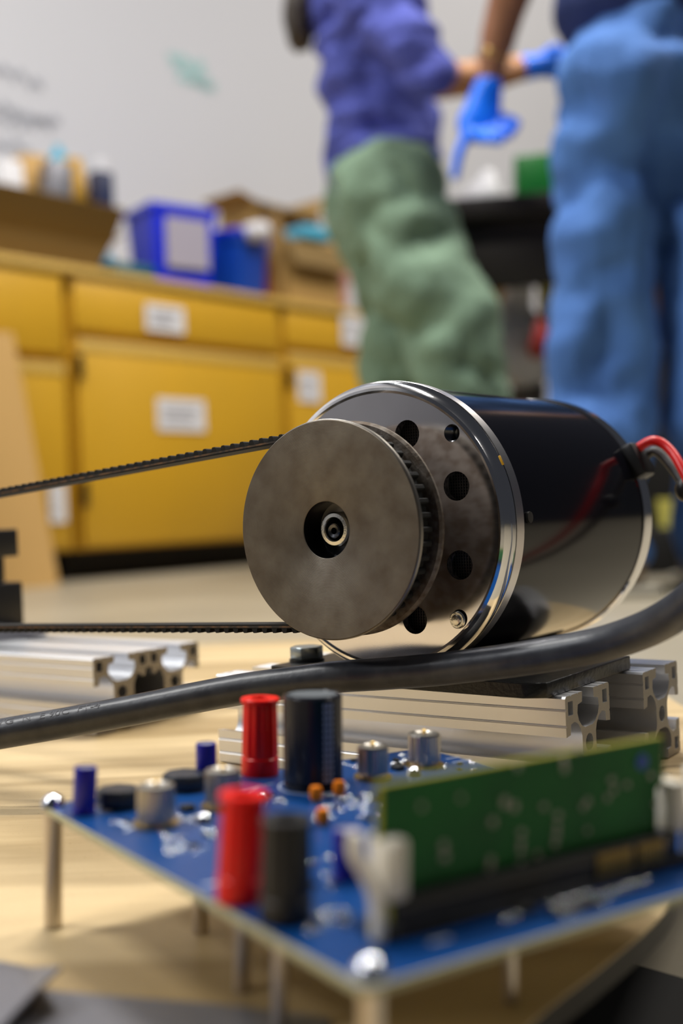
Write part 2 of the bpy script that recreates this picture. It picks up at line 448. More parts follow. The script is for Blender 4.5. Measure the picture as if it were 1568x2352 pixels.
# ------------------------------------------------------------------ yellow cabinets
HC = .878
units = [('A', cab(-190, 700)[0], cab(152, 700)[0]), ('B', cab(165, 700)[0], cab(642, 700)[0]), ('C', cab(652, 760)[0], cab(905, 760)[0] + .25)]
cab_lab = {'A': 'yellow cabinet behind the leaning tan panel, left end of the run',
           'B': 'widest yellow cabinet with one big white-labelled door above a black toe kick',
           'C': 'yellow cabinet half hidden behind the black motor, right end of the run'}
for key, x0, x1 in units:
    t = thing('storage_cabinet', cab_lab[key], 'cabinet', tuple(CP + Vector((0, 0, FLOOR)) + cd * x0), CA, 'yellow storage cabinets along the wall')
    W = x1 - x0 - .004
    obj('carcass', box(0, W, .022, .56, .085, HC - .025, .002), M_CAB, t)
    obj('toe_kick', box(.01, W - .01, .10, .5, 0, .085), M_TOE, t)
    zd = cab(400, 790)[2] if key == 'B' else cab(700, 805)[2] if key == 'C' else cab(100, 820)[2]
    dr = obj('drawer', box(.008, W - .008, 0, .022, zd + .012, HC - .035, .003), M_CAB, t)
    do = obj('door', box(.012, W - .012, -.004, .02, .095, zd - .012, .003), M_CAB, t)
    obj('edge_strip', box(.012, W - .012, -.007, -.004, zd - .045, zd - .014, .001), M_CABTOP, do)
    for hz in (.25, .85):
        obj('hinge', box(.0, .022, -.014, .0, .095 + (zd - .1) * hz - .035, .095 + (zd - .1) * hz + .035, .003), M_ZINC if 0 else M_SHAFT, do)

    def lab(par, a, b_):
        xa, _, za = cab(*a); xb, _, zb = cab(*b_)
        q = obj('paper_label', box(xa - x0, xb - x0, -.009, -.006, zb, za), M_PAPER, par, label='white paper label')
        g = bmesh.new()
        for k in range(3):
            zz = za - (za - zb) * (.3 + .2 * k); box(xa - x0 + .02, xb - x0 - .03 - .01 * k, -.0095, -.009, zz - .004, zz + .003, bm=g)
        obj('label_print', g, M_PRINTGREY, q)
    if key == 'B': lab(do, (356, 914), (468, 992)); lab(dr, (330, 697), (420, 768))
    if key == 'C': lab(do, (680, 852), (733, 925)); lab(dr, (780, 722), (832, 798))
    if key == 'A': lab(do, (108, 1112), (150, 1200)); lab(dr, (10, 590), (70, 612))
xa, xb = units[0][1], units[2][2]
tag(obj('cabinet_worktop', box(0, xb - xa + .01, -.012, .60, HC - .022, HC, .003), M_CABTOP, None, tuple(CP + Vector((0, 0, FLOOR)) + cd * (xa - .005)), (0, 0, CA)),
    'continuous yellow worktop running along the top of the cabinets', 'worktop')
# leaning tan panel
xb0 = cab(137, 1343, -.10)[0]; xt0, _, zt0 = cab(28, 765, -.03)
t = thing('leaning_panel', 'plain tan particle board leaning against the left end of the yellow cabinets', 'panel', tuple(CP + Vector((0, 0, FLOOR))), CA)
g = bmesh.new()
q4 = [(xb0 - .9, -.10, 0), (xb0, -.10, 0), (xt0, -.034, zt0), (xt0 - .9, -.034, zt0)]
lo = [g.verts.new(q) for q in q4]; hi = [g.verts.new((q[0], q[1] + .018, q[2])) for q in q4]
g.faces.new(lo); g.faces.new(hi)
for i in range(4): g.faces.new((lo[i], lo[(i + 1) % 4], hi[(i + 1) % 4], hi[i]))
obj('board_panel', g, M_TAN, t)


# ---- things on the worktop
def frame_pt(x, y, z): return CP + cd * x - cn * y + Vector((0, 0, z + FLOOR))


def carton(px0, px1, pytop, back, depth, label, flaps, rot=0, group='open cartons on the worktop', zb=HC, m=None, top_flare=0):
    xa = cab(px0, pytop, back)[0]; xb = cab(px1, pytop, back)[0]; zt = cab((px0 + px1) / 2, pytop, back)[2]
    W, H = xb - xa, zt - zb; T = .004
    t = thing('cardboard_box', label, 'box', tuple(frame_pt((xa + xb) / 2, back, zb)), CA + rot, group)
    m = m or M_CARD; h = W / 2; f = top_flare

    def wallp(a, b_, a2, b2, name):
        g = bmesh.new(); n = Vector((-(b_[1] - a[1]), b_[0] - a[0])).normalized() * T
        v = [(a[0], a[1], 0), (b_[0], b_[1], 0), (b2[0], b2[1], H), (a2[0], a2[1], H)]
        lo = [g.verts.new(q) for q in v]; hi = [g.verts.new((q[0] + n.x, q[1] + n.y, q[2])) for q in v]
        g.faces.new(lo); g.faces.new(hi)
        for i in range(4): g.faces.new((lo[i], lo[(i + 1) % 4], hi[(i + 1) % 4], hi[i]))
        return obj(name, g, m, t)
    wallp((-h, 0), (h, 0), (-h - f, -f), (h + f, -f), 'front_panel'); wallp((h, depth), (-h, depth), (h + f, depth + f), (-h - f, depth + f), 'back_panel')
    wallp((-h, depth), (-h, 0), (-h - f, depth + f), (-h - f, -f), 'side_panel'); wallp((h, 0), (h, depth), (h + f, -f), (h + f, depth + f), 'side_panel')
    obj('bottom_panel', box(-h, h, 0, depth, 0, T), m, t)
    for side, ln, ang in flaps:
        if side in 'fb':
            g = box(-h - f, h + f, -ln, 0, -T / 2, T / 2); moved(g, Matrix.Rotation(R(ang), 4, 'X'))
            if side == 'b': moved(g, Matrix.Rotation(PI, 4, 'Z'))
            obj('flap', g, M_CARDSHADE if side == 'f' else m, t, (0, -f if side == 'f' else depth + f, H))
        else:
            g = box(-ln, 0, 0, depth, -T / 2, T / 2); moved(g, Matrix.Rotation(R(-ang), 4, 'Y'))
            if side == 'r': moved(g, Matrix.Rotation(PI, 4, 'Z')); moved(g, Matrix.Translation((0, depth, 0)))
            obj('flap', g, m, t, (-h - f if side == 'l' else h + f, 0, H))
    return t, W, H


c1, W1, H1 = carton(-70, 212, 535, .10, .30, 'large open brown cardboard box piled with packets, left end of worktop', [('f', .11, -52), ('b', .12, -55), ('r', .09, -30)], rot=0, top_flare=.04, m=M_CARDSHADE)
# packets sticking out of the box
pk = [(20, 415, 60, 80, M_PAPER, 'white', 'packet'), (75, 395, 70, 70, M_TAN, 'pale tan', 'packet'), (135, 362, 46, 60, M_SKY, 'light blue', 'bottle'), (130, 400, 60, 50, M_SHEET, 'dark blue grey', 'packet'),
      (170, 400, 44, 70, M_YBOX, 'orange tan', 'packet'), (232, 378, 44, 50, M_WHITEBAG, 'white', 'bottle'), (232, 425, 44, 60, M_BINDARK, 'navy', 'packet'), (105, 430, 100, 40, M_CABTOP, 'beige', 'packet')]
where = ['at the near left corner of the carton', 'leaning in the carton', 'topmost in the carton', 'wedged below the light blue bottle', 'upright at the carton middle',
         'at the right end of the carton', 'under the white bottle at the carton end', 'lying across the carton front']
for i, (x, y, wpx, hpx, m, colr, kind) in enumerate(pk):
    bk = .14 + .075 * (i % 3); c = cab(x, y + hpx / 2, bk); s = wpx / 790; hh = hpx / 790
    if kind == 'bottle': g = lathe([(0, -.12), (s / 2, -.12), (s / 2, hh * .55), (s * .2, hh * .8), (s * .2, hh), (0, hh)], 20)
    else: g = box(-s / 2, s / 2, -.03, .03, -.12, hh, .006); moved(g, Matrix.Rotation(R(random.uniform(-12, 12)), 4, 'Y'))
    tag(obj(kind, g, m, None, tuple(frame_pt(*c)), (0, 0, CA)), f'{colr} {kind} {where[i]}', kind, 'packets and bottles in the large carton')


def bin_thing(name, px0, px1, pyt, pyb, back, m, label, cat='bin', rot=.5, card=None, lid=None):
    xa = cab(px0, pyt, back)[0]; xb = cab(px1, pyt, back)[0]; zt = cab((px0 + px1) / 2, pyt, back)[2]; H = zt - HC
    t = thing(name, label, cat, tuple(frame_pt((xa + xb) / 2, back + .06, HC)), CA + rot, 'blue bins on the worktop')
    w_ = (xb - xa) * .42; d_ = w_ * .8; b = bmesh.new(); T = .005
    rings = []
    for (k, z) in ((.86, 0), (1, H - .02), (1.06, H - .02), (1.06, H), (.97, H), (.95, H - .02), (.82, T)):
        rings.append([b.verts.new((sx * w_ * k, sy * d_ * k, z)) for sx, sy in ((-1, -1), (1, -1), (1, 1), (-1, 1))])
    b.faces.new(rings[0]); b.faces.new(rings[-1])
    for a, c in zip(rings, rings[1:]):
        for i in range(4): b.faces.new((a[i], a[(i + 1) % 4], c[(i + 1) % 4], c[i]))
    obj('tub', b, m, t)
    if card: obj('paper_label', box(-w_ * .6, w_ * .75, -d_ * 1.04, -d_ * .99, H * .22, H * .84), card, t, label='pale paper label')
    if lid: obj('lid', box(-w_ * 1.1, w_ * 1.1, -d_ * 1.1, d_ * 1.1, H, H + .02, .004), lid, t)
    return t


bin_thing('storage_bin', 345, 490, 478, 625, .05, M_BIN, 'tall bright blue plastic bin with a pale label on its side', card=M_LABELSHADE, rot=-.22)
bin_thing('storage_bin', 498, 618, 550, 640, .06, M_BIN2, 'low blue bin with a white-cornered lid, right of the tall bright blue bin', rot=.3, lid=M_BIN)
c = cab(598, 533, .0); tag(obj('crumpled_bag', melt(limbs([[((-.03, 0, 0), .03), ((.03, 0, .01), .035)]]), .006), M_WHITEBAG, None, tuple(frame_pt(c[0], .02, c[2] + .0)), (0, 0, CA)), 'small crumpled white bag lying on the low blue bin', 'bag')
xa = cab(243, 560, .1)[0]; xb = cab(338, 560, .1)[0]
tag(obj('tray', box(xa, xb, .06, .26, HC, HC + .055, .01), M_TEAL, None, tuple(CP + Vector((0, 0, FLOOR))), (0, 0, CA)), 'flat teal tray between the big carton and the tall blue bin', 'tray')
c = cab(232, 520, .36); tag(obj('water_jug', lathe([(0, 0), (.045, 0), (.045, .12), (.02, .16), (.02, .19), (0, .19)], 20), M_SKY, None, tuple(frame_pt(c[0], .36, HC)), (0, 0, CA)), 'pale blue jug standing behind the teal tray', 'jug')
xa = cab(606, 600, .05)[0]; xb = cab(655, 600, .05)[0]
tag(obj('tool_case', box(xa + .03, xb, .10, .2, HC, HC + cab(620, 575, .05)[2] - HC, .012), M_REDTHING, None, tuple(CP + Vector((0, 0, FLOOR))), (0, 0, CA)), 'dark red case standing between the low blue bin and the cartons', 'case')
carton(655, 778, 560, .02, .22, 'open brown carton with its flaps up beside the dark red case', [('f', .1, 65), ('l', .09, -75), ('r', .1, -35)])
carton(590, 730, 478, .33, .2, 'taller open brown carton behind the dark red case', [('f', .08, 30), ('l', .09, -15), ('r', .09, -60)])
c = cab(715, 525, .06)
tag(obj('plastic_tub', box(-.07, .07, -.05, .06, 0, .05, .012), M_SKY, None, tuple(frame_pt(c[0], .07, cab(715, 556, .06)[2])), (0, 0, CA)), 'light blue tub resting in the open flapped carton', 'tub')
c = cab(805, 640, 0)
tag(obj('pink_bag', melt(limbs([[((0, 0, 0), .05), ((0, 0, .08), .06), ((.0, 0, .16), .035)]]), .008, 3, (.008, 18, (1, 1, 1))), M_PINK, None, tuple(frame_pt(c[0], .08, HC + .05)), (0, 0, CA)), 'pink cloth bag at the end of the worktop behind the green trousers', 'bag')

# ------------------------------------------------------------------ dark bench on the right with its clutter
BA = Vector((.18, 2.72, 0)); bx = Vector((.93, -.12, 0)).normalized(); by = Vector((-bx.y, bx.x, 0)); BR = math.atan2(bx.y, bx.x)
t = thing('workbench', 'dark wooden workbench behind the two people', 'bench', (BA.x, BA.y, FLOOR), BR)
ZT = .885
obj('bench_top', box(0, 1.6, 0, .75, ZT - .05, ZT, .004), M_BENCH, t)
obj('apron', box(.03, 1.57, .03, .05, ZT - .21, ZT - .05, .002), M_BENCH, t)
for x in (.05, 1.5):
    for y in (.06, .66): obj('leg', box(x, x + .06, y, y + .06, 0, ZT - .05, .003), M_BENCH, t)


def bench_pt(px, py, back):
    p = on_plane(px, py, BA + by * back, -by) - BA; return p.dot(bx), p.z - FLOOR


def bench_thing(name, kind, px0, px1, pyt, zb, back, m, label, group=None, dep=.12):
    xa = bench_pt(px0, pyt, back)[0]; xb = bench_pt(px1, pyt, back)[0]; zt = bench_pt((px0 + px1) / 2, pyt, back)[1]
    W, H = xb - xa, zt - zb
    if kind == 'box': g = box(-W / 2, W / 2, 0, dep, 0, H, .006)
    elif kind == 'tub': g = lathe([(0, 0), (W * .42, 0), (W * .5, H * .9), (W * .53, H * .9), (W * .53, H), (0, H)], 24)
    else: g = melt(limbs([[((-W * .18, dep / 2, H * .3), (W * .34, H * .32)), ((W * .15, dep / 2, H * .4), (W * .34, H * .36))], [((0, dep / 2, H * .3), W * .36), ((W * .05, dep / 2, H * .78), W * .2)]]), .01, 3, (.02, 10, (1, 1, 1)))
    p = BA + bx * (xa + xb) / 2 + by * back
    return tag(obj(name, g, m, None, (p.x, p.y, FLOOR + zb), (0, 0, BR)), label, name.split('_')[-1], group)


bench_thing('green_basket', 'box', 1180, 1275, 352, ZT, .1, M_GREENTUB, 'green plastic basket on the dark bench beside the jeans', dep=.2)
bench_thing('crumpled_sheet', 'bag', 1040, 1175, 352, ZT, .22, M_WHITEBAG, 'crumpled pale sheet on the dark bench under the gloved hand', dep=.12)
bench_thing('amber_box', 'box', 1098, 1212, 552, .60, .25, M_YBOX, 'amber box on the pile of bags under the bench', 'things stored under the bench')
bench_thing('yellow_tub', 'tub', 1228, 1282, 572, .60, .25, M_YTUB, 'round yellow tub under the bench beside the jeans', 'things stored under the bench')
bench_thing('white_bag', 'bag', 1085, 1275, 600, .45, .14, M_WHITEBAG, 'white plastic bag under the amber box', 'things stored under the bench')
bench_thing('red_pouch', 'bag', 1205, 1268, 640, .46, .05, M_REDTHING, 'small red pouch on the dark bag beside the jeans', 'things stored under the bench', dep=.05)
bench_thing('grey_bag', 'bag', 1110, 1290, 680, 0, .08, M_DARKBAG, 'large dark grey bag on the floor under the bench', 'things stored under the bench', dep=.3)
bench_thing('pink_roll', 'box', 1046, 1095, 545, .44, .3, M_WHITEBAG, 'pale roll standing beside the amber box', 'things stored under the bench')
bench_thing('brown_carton', 'box', 1480, 1620, 640, .0, .45, M_TAN, 'brown carton on the floor seen between the jeans legs', 'things stored under the bench', dep=.25)
bench_thing('black_crate', 'box', 1440, 1640, 800, .0, .12, M_TOE, 'black crate on the floor seen between the jeans legs', 'things stored under the bench', dep=.3)
zl = bench_pt(1540, 1214, -.12)[1]
bench_thing('tool_box', 'box', 1470, 1600, 1214, .0, -.20, M_TOE, 'low black tool box on the floor seen between the jeans legs', 'things stored under the bench', dep=.16)
bench_thing('yellow_bucket', 'tub', 1508, 1566, 1146, zl, -.12, M_YTUB, 'small yellow bucket standing on the low black tool box between the jeans legs', 'things stored under the bench')


# ------------------------------------------------------------------ people
def glove(parent, W_, palm, fingers, m=M_GLOVE, cuff=None):
    ch = [[(W_, .027), (tuple((Vector(W_) + Vector(palm)) / 2), (.034, .022)), (palm, (.042, .022))]]
    ch += [[(p, r) for p, r in f] for f in fingers]
    return obj('glove', melt(limbs(ch), .004, 3), m, parent, sharp=None)


# person in indigo top and green trousers, seen from the side
Y1 = 2.52


def P1(px, py, y=Y1): return tuple(deep(px, py, y))


person1 = thing('person', 'person in indigo sweatshirt and sage green trousers reaching right with blue gloves', 'person', (0, 0, 0))
hip = P1(880, 420)
ank1 = P1(1090, 1270, 2.42); ank2 = P1(925, 1260, 2.66)
body = [
    [(P1(880, 400), (.09, .12)), (P1(872, 300), (.08, .10)), (P1(850, 150), (.08, .11)), (P1(835, 20), (.085, .135)), (P1(835, -60), (.07, .145)), (P1(850, -130), .055), (P1(862, -190), .05)],
    [(P1(850, -20, 2.36), .05), (P1(925, 60, 2.32), .045), (P1(985, 172, 2.30), .04), (P1(1100, 178, 2.34), .034), (P1(1200, 158, 2.38), .026)],
    [(P1(840, -20, 2.70), .05), (P1(900, 80, 2.72), .045), (P1(960, 190, 2.70), .04), (P1(1100, 170, 2.6), .034), (P1(1240, 150, 2.52), .027)],
    [(P1(890, 430, 2.45), .08), (P1(1020, 740, 2.40), .055), (P1(1075, 950, 2.42), .05), (ank1, .04)],
    [(P1(870, 430, 2.62), .08), (P1(915, 700, 2.65), .05), (P1(925, 980, 2.67), .045), (ank2, .04)],
    [(P1(880, -215), (.075, .072)), (P1(892, -270), (.095, .078)), (P1(890, -320), (.088, .076))],
    [(P1(975, -262), .012), (P1(990, -250), .013)],
]
obj('body', melt(limbs(body), .011, 3), M_SKIN1, person1, sharp=None)
sw = [
    [(P1(884, 365), (.135, .158)), (P1(880, 315), (.128, .15)), (P1(860, 200), (.115, .15)), (P1(842, 60), (.125, .18)), (P1(838, -40), (.115, .18)), (P1(850, -110), .07)],
    [(P1(850, -10, 2.36), .072), (P1(925, 70, 2.32), .07), (P1(970, 155, 2.30), .062), (P1(1000, 176, 2.29), .05)],
    [(P1(842, -10, 2.70), .07), (P1(900, 80, 2.72), .068), (P1(950, 180, 2.70), .06), (P1(985, 175, 2.66), .05)],
]
obj('sweatshirt', melt(limbs(sw), .010, 1, (.032, 8, (1, 1, 2.0))), M_SWEATER, person1, sharp=None)
tr = [
    [(P1(885, 375), (.10, .125)), (P1(880, 440), (.130, .155)), (P1(862, 500), (.11, .15))],
    [(P1(890, 440, 2.45), .12), (P1(950, 600, 2.42), .115), (P1(1030, 760, 2.40), .105), (P1(1060, 960, 2.42), .10), (P1(1085, 1230, 2.42), .085)],
    [(P1(862, 440, 2.62), .12), (P1(908, 650, 2.64), .092), (P1(925, 860, 2.66), .085), (P1(925, 1225, 2.67), .082)],
]
obj('trousers', melt(limbs(tr), .010, 2, (.036, 6.5, (1.2, 1, 1.5))), M_PANTS, person1, sharp=None)
hair = [[(P1(850, -345), .08), (P1(815, -290), (.085, .09)), (P1(775, -180), (.06, .08)), (P1(715, -40), (.045, .09)), (P1(690, 40), (.036, .09)), (P1(688, 85), (.028, .08))]]
obj('hair', melt(limbs(hair), .008, 2, (.01, 20, (1.5, 1, .3))), M_HAIR, person1, sharp=None)
for (a, yy) in ((ank1, 0), (ank2, 0)):
    v = Vector(a); g = limbs([[((v.x - .05, v.y, FLOOR + .045), (.04, .042)), ((v.x + .06, v.y - .01, FLOOR + .04), (.042, .034)), ((v.x + .16, v.y - .02, FLOOR + .03), (.038, .026))]])
    obj('shoe', melt(g, .006, 2), M_SHOE2, person1, sharp=None)
def p1_hand(wx, wy, px, py, y):
    fs = [[(P1(px + 12, py - 17 + 12 * k, y), .010), (P1(px + 50, py - 12 + 14 * k, y), .010), (P1(px + 75, py + 8 + 14 * k, y + .01), .008)] for k in range(4)]
    fs.append([(P1(px - 10, py - 12, y - .02), .012), (P1(px + 12, py - 34, y - .03), .011), (P1(px + 30, py - 40, y - .03), .009)])
    return glove(person1, P1(wx, wy, y), P1(px, py, y), fs)


p1_hand(1208, 155, 1252, 150, 2.38)
p1_hand(1240, 150, 1285, 150, 2.52)

# person in blue jeans, seen from behind
Y2 = 2.02


def P2(px, py, y=Y2): return tuple(deep(px, py, y))


person2 = thing('person', 'person in loose blue jeans and navy shirt standing with a blue gloved hand lowered', 'person', (0, 0, 0))
an1 = P2(1408, 1290, 2.0); an2 = P2(1660, 1300, 2.08)
body = [
    [(P2(1520, 170), (.11, .08)), (P2(1510, 0), (.11, .085)), (P2(1490, -200), (.15, .105)), (P2(1480, -420), (.17, .10)), (P2(1485, -520), (.10, .08)), (P2(1490, -600), .055), (P2(1490, -640), .05)],
    [(P2(1290, -440), .055), (P2(1225, -230, 2.06), .048), (P2(1185, -60, 2.12), .042), (P2(1150, 60, 2.16), .036), (P2(1122, 185, 2.18), .026)],
    [(P2(1680, -440), .055), (P2(1740, -230, 2.06), .048), (P2(1750, -20, 2.0), .042), (P2(1740, 120, 1.9), .034), (P2(1735, 240, 1.86), .026), (P2(1732, 310, 1.85), (.036, .016))],
    [(P2(1425, 240), .07), (P2(1392, 420), .05), (P2(1388, 740), .045), (P2(1392, 1000), .045), (an1, .04)],
    [(P2(1615, 240), .07), (P2(1640, 420), .05), (P2(1648, 740), .045), (P2(1655, 1000), .045), (an2, .04)],
    [(P2(1488, -670), (.075, .08)), (P2(1486, -740), (.078, .098)), (P2(1486, -800), (.075, .088))],
]
for k in range(4):
    body.append([(P2(1720 + 9 * k, 330, 1.85), .009), (P2(1722 + 9 * k, 372, 1.84), .0085), (P2(1724 + 8 * k, 402, 1.83), .007)])
body.append([(P2(1715, 290, 1.85), .011), (P2(1698, 330, 1.84), .009), (P2(1696, 350, 1.84), .008)])
obj('body', melt(limbs(body), .010, 3), M_SKIN2, person2, sharp=None)
je = [
    [(P2(1500, 60), (.155, .125)), (P2(1515, 170), (.172, .135)), (P2(1520, 250), (.165, .12))],
    [(P2(1420, 190, 1.98), (.11, .13)), (P2(1390, 420), (.093, .11)), (P2(1384, 700), (.088, .10)), (P2(1383, 950), (.087, .095)), (P2(1400, 1245, 2.0), (.078, .085))],
    [(P2(1625, 190, 2.0), (.11, .13)), (P2(1640, 420), (.098, .11)), (P2(1648, 700), (.092, .10)), (P2(1650, 950), (.085, .09)), (P2(1655, 1250, 2.08), (.078, .085))],
]
obj('jeans', melt(limbs(je), .009, 2, (.034, 6, (1.1, 1, 1.5))), M_JEANS, person2, sharp=None)
sh = [
    [(P2(1460, 20), (.155, .13)), (P2(1500, -100), (.155, .125)), (P2(1490, -250), (.165, .12)), (P2(1482, -430), (.18, .115)), (P2(1487, -540), .07)],
    [(P2(1310, -450), .072), (P2(1235, -260, 2.06), .068), (P2(1215, -200, 2.07), .064)],
    [(P2(1665, -450), .072), (P2(1735, -260, 2.06), .068), (P2(1742, -200, 2.05), .064)],
    [(P2(1340, 40, 2.1), .055), (P2(1420, -80, 2.08), .08)],
]
obj('shirt', melt(limbs(sh), .010, 2, (.015, 8, (1, 1, 1))), M_NAVY, person2, sharp=None)
obj('hair', melt(limbs([[(P2(1488, -720, 1.98), (.078, .07)), (P2(1486, -790, 1.99), (.085, .085)), (P2(1486, -835, 2.02), (.07, .08))]]), .008, 2, (.008, 25, (1, 1, .6))), M_HAIR, person2, sharp=None)
for a in (an1, an2):
    v = Vector(a)
    g = limbs([[((v.x, v.y - .06, FLOOR + .045), (.042, .042)), ((v.x + .005, v.y + .06, FLOOR + .045), (.045, .036)), ((v.x + .01, v.y + .17, FLOOR + .03), (.04, .026))]])
    sh_ = obj('shoe', melt(g, .006, 2), M_SHOE, person2, sharp=None)
    obj('sole', box(v.x - .045, v.x + .055, v.y - .105, v.y + .20, FLOOR, FLOOR + .016, .007), M_SOLE, sh_)
gw = P2(1122, 195, 2.18)
glove(person2, gw, P2(1098, 290, 2.18), [
    [(P2(1078, 300, 2.17), .012), (P2(1055, 350, 2.16), .010), (P2(1045, 405, 2.16), .009)],
    [(P2(1092, 310, 2.17), .012), (P2(1120, 318, 2.13), .011), (P2(1150, 322, 2.12), .010)],
    [(P2(1105, 305, 2.18), .012), (P2(1140, 308, 2.15), .011), (P2(1172, 308, 2.14), .010)],
    [(P2(1110, 295, 2.19), .012), (P2(1150, 292, 2.17), .011), (P2(1182, 296, 2.16), .010)],
    [(P2(1118, 270, 2.2), .013), (P2(1158, 275, 2.19), .013), (P2(1186, 285, 2.18), .011)]])
bq = bmesh.new()
ctr = Vector(P2(1129, 150, 2.175)); ax = (Vector(P2(1122, 185, 2.18)) - Vector(P2(1150, 60, 2.16))).normalized()
qx = ax.orthogonal().normalized(); qy = ax.cross(qx)
ringp = [ctr - ax * .012 + (qx * math.cos(2 * PI * i / 24) + qy * math.sin(2 * PI * i / 24)) * .034 for i in range(25)]
obj('bracelet', tube(ringp, .0016, 8), M_GOLD, person2)
bd = bmesh.new(); bmesh.ops.create_uvsphere(bd, u_segments=12, v_segments=8, radius=.007)
obj('bracelet_bead', bd, M_GOLD, person2, P2(1122, 118, 2.12))

# ------------------------------------------------------------------ plywood board on the floor
out = [(.0010, .190), (.0352, .2470), (.0548, .2730), (.0770, .3030), (.0890, .3250), (.1010, .3600), (.1320, .4300), (.1650, .5100), (.178, .60), (.176, .82), (.168, .97), (.14, 1.012), (-.40, 1.020), (-1.0, 1.03), (-1.0, .10), (-.06, .10), (-.045, .118)]
sm = smooth_path([(x, y, 0) for x, y in out[:12]], 4)
pts = [(v.x, v.y) for v in sm] + out[12:]
t = thing('plywood_board', 'pale plywood board with a thin black edge carrying the motor and circuit board', 'board', (0, 0, FLOOR))
obj('panel', prism(pts, -FLOOR - .0006, -FLOOR), WOOD, t)
obj('black_edge', prism(pts, -FLOOR - .0066, -FLOOR - .0006), M_BOARD_EDGE, t)
for x0, x1, y0, y1 in ((-.9, -.15, .30, .34), (-.9, .02, .88, .92), (-.9, .02, .58, .62)):
    obj('batten', box(x0, x1, y0, y1, 0, -FLOOR - .0066, .001), M_BENCH, t)

# ------------------------------------------------------------------ aluminium rails
AR = R(-36)
ux = Vector((math.cos(AR), math.sin(AR), 0)); uy = Vector((-math.sin(AR), math.cos(AR), 0))


def fw(s, w, z=0): return tuple(ux * s + uy * w + Vector((0, 0, z)))


def quarter_slot():
    return [(-5, 20), (-5.4, 16.2), (-9.2, 15.6), (-9.8, 12.5), (-8.6, 9.6), (-6.2, 7.3), (-3.4, 6.2), (3.4, 6.2), (6.2, 7.3), (8.6, 9.6), (9.8, 12.5), (9.2, 15.6), (5.4, 16.2), (5, 20)]


def side_pts():
    g = lambda x: [(x - .5, 20), (x, 19.45), (x + .5, 20)]
    return [(-20, 19.2), (-19.2, 20)] + g(-15) + g(-9) + quarter_slot() + g(9) + g(15)


def rot90(p, k):
    for _ in range(k): p = (p[1], -p[0])
    return p


def circle(cx, cy, r, n=14, k=1.0): return [(cx + r * math.cos(2 * PI * i / n), cy + r * k * math.sin(2 * PI * i / n)) for i in range(n)]


def sq(cx, cy, a, b_): return [(cx - a, cy - b_), (cx + a, cy - b_), (cx + a, cy + b_), (cx - a, cy + b_)]


def single():
    outer = []
    for k in range(4): outer += [rot90(p, k) for p in side_pts()]
    return outer, [sq(sx * 15.6, sy * 15.2, 2.1, 2.6) for sx in (-1, 1) for sy in (-1, 1)] + [circle(0, 0, 3.4)]


def double():
    outer = []
    top = side_pts()
    outer += [(x - 20, y) for x, y in top] + [(x + 20, y) for x, y in top[2:]]
    outer += [(x + 20, y) for x, y in [rot90(p, 1) for p in side_pts()]]
    outer += [(x + 20, y) for x, y in [rot90(p, 2) for p in side_pts()]] + [(x - 20, y) for x, y in [rot90(p, 2) for p in side_pts()][2:]]
    outer += [(x - 20, y) for x, y in [rot90(p, 3) for p in side_pts()]]
    holes = [sq(x, y, 2.1, 2.6) for x in (-35.6, -4.4, 4.4, 35.6) for y in (-15.2, 15.2)]
    holes += [circle(-20, 0, 3.4), circle(20, 0, 3.4)]
    holes += [[(-2, 10.5), (-3.5, 6), (-9, 9), (-11.5, 3), (-11.5, -3), (-9, -9), (9, -9), (11.5, -3), (11.5, 3), (9, 9), (3.5, 6), (2, 10.5)]]
    return outer, holes


def rail(kind, s_end, length, w0, label):
    outer, holes = single() if kind == 1 else double()
    W = .04 * kind
    mm = lambda P: [(x / 1000, y / 1000) for x, y in P]
    b = filled_profile(mm(outer), [mm(h) for h in holes], length, 'rail')
    # curve x -> across (w), curve y -> up, curve z -> along s
    moved(b, Matrix(((0, 0, 1, 0), (1, 0, 0, 0), (0, 1, 0, 0), (0, 0, 0, 1))))
    b.normal_update()
    o = obj('aluminium_rail', b, M_ALU, None, fw(s_end - length / 2, w0 + W / 2, .0204), (0, 0, AR), sharp=25)
    o.data.materials.append(M_ALU_CUT)
    for p in o.data.polygons:
        if abs(p.normal.x) > .95: p.material_index = 1
    return tag(o, label, 'rail', 'slotted aluminium rails on the plywood')


rail(1, -.1845, .1715, .388, 'slotted aluminium rail under the front of the motor, nearest the circuit board')
rail(1, -.181, .175, .4545, 'slotted aluminium rail under the back of the motor')
rail(2, -.4615, .42, .409, 'double width slotted aluminium rail lying under the toothed belt')

# ------------------------------------------------------------------ motor plate and bolt
S0, Z0 = -.258, .1046
pl = [(-.322, .386), (-.197, .379), (-.189, .383), (-.189, .462), (-.322, .47)]
t = thing('mounting_plate', 'black steel plate bolted on the two rails under the motor', 'plate', (0, 0, 0), AR)
obj('plate', prism(pl, .0405, .0462, .0004), M_PLATE, t)
obj('saddle', prism([(S0 - .018, .392), (S0 + .018, .392), (S0 + .018, .51), (S0 - .018, .51)], .0462, .0482, .0003), M_PLATE, t)
bp = Vector(fw(-.3155, .4035, 0))
t = thing('hex_bolt', 'zinc plated hex bolt at the left end of the black motor plate', 'bolt', (bp.x, bp.y, .0462), R(12))
obj('washer', lathe([(.0042, 0), (.0078, 0), (.0078, .0012), (.0042, .0012), (.0042, 0)], 32), M_PLATE, t)
hp = [(.0075 * math.cos(R(60 * i)), .0075 * math.sin(R(60 * i))) for i in range(6)]
obj('bolt_head', prism(hp, .0012, .0066, .0004), M_ZINC, t)
obj('bolt_shank', lathe([(0, -.014), (.0038, -.014), (.0038, .0012), (0, .0012)], 16), M_ZINC, t)

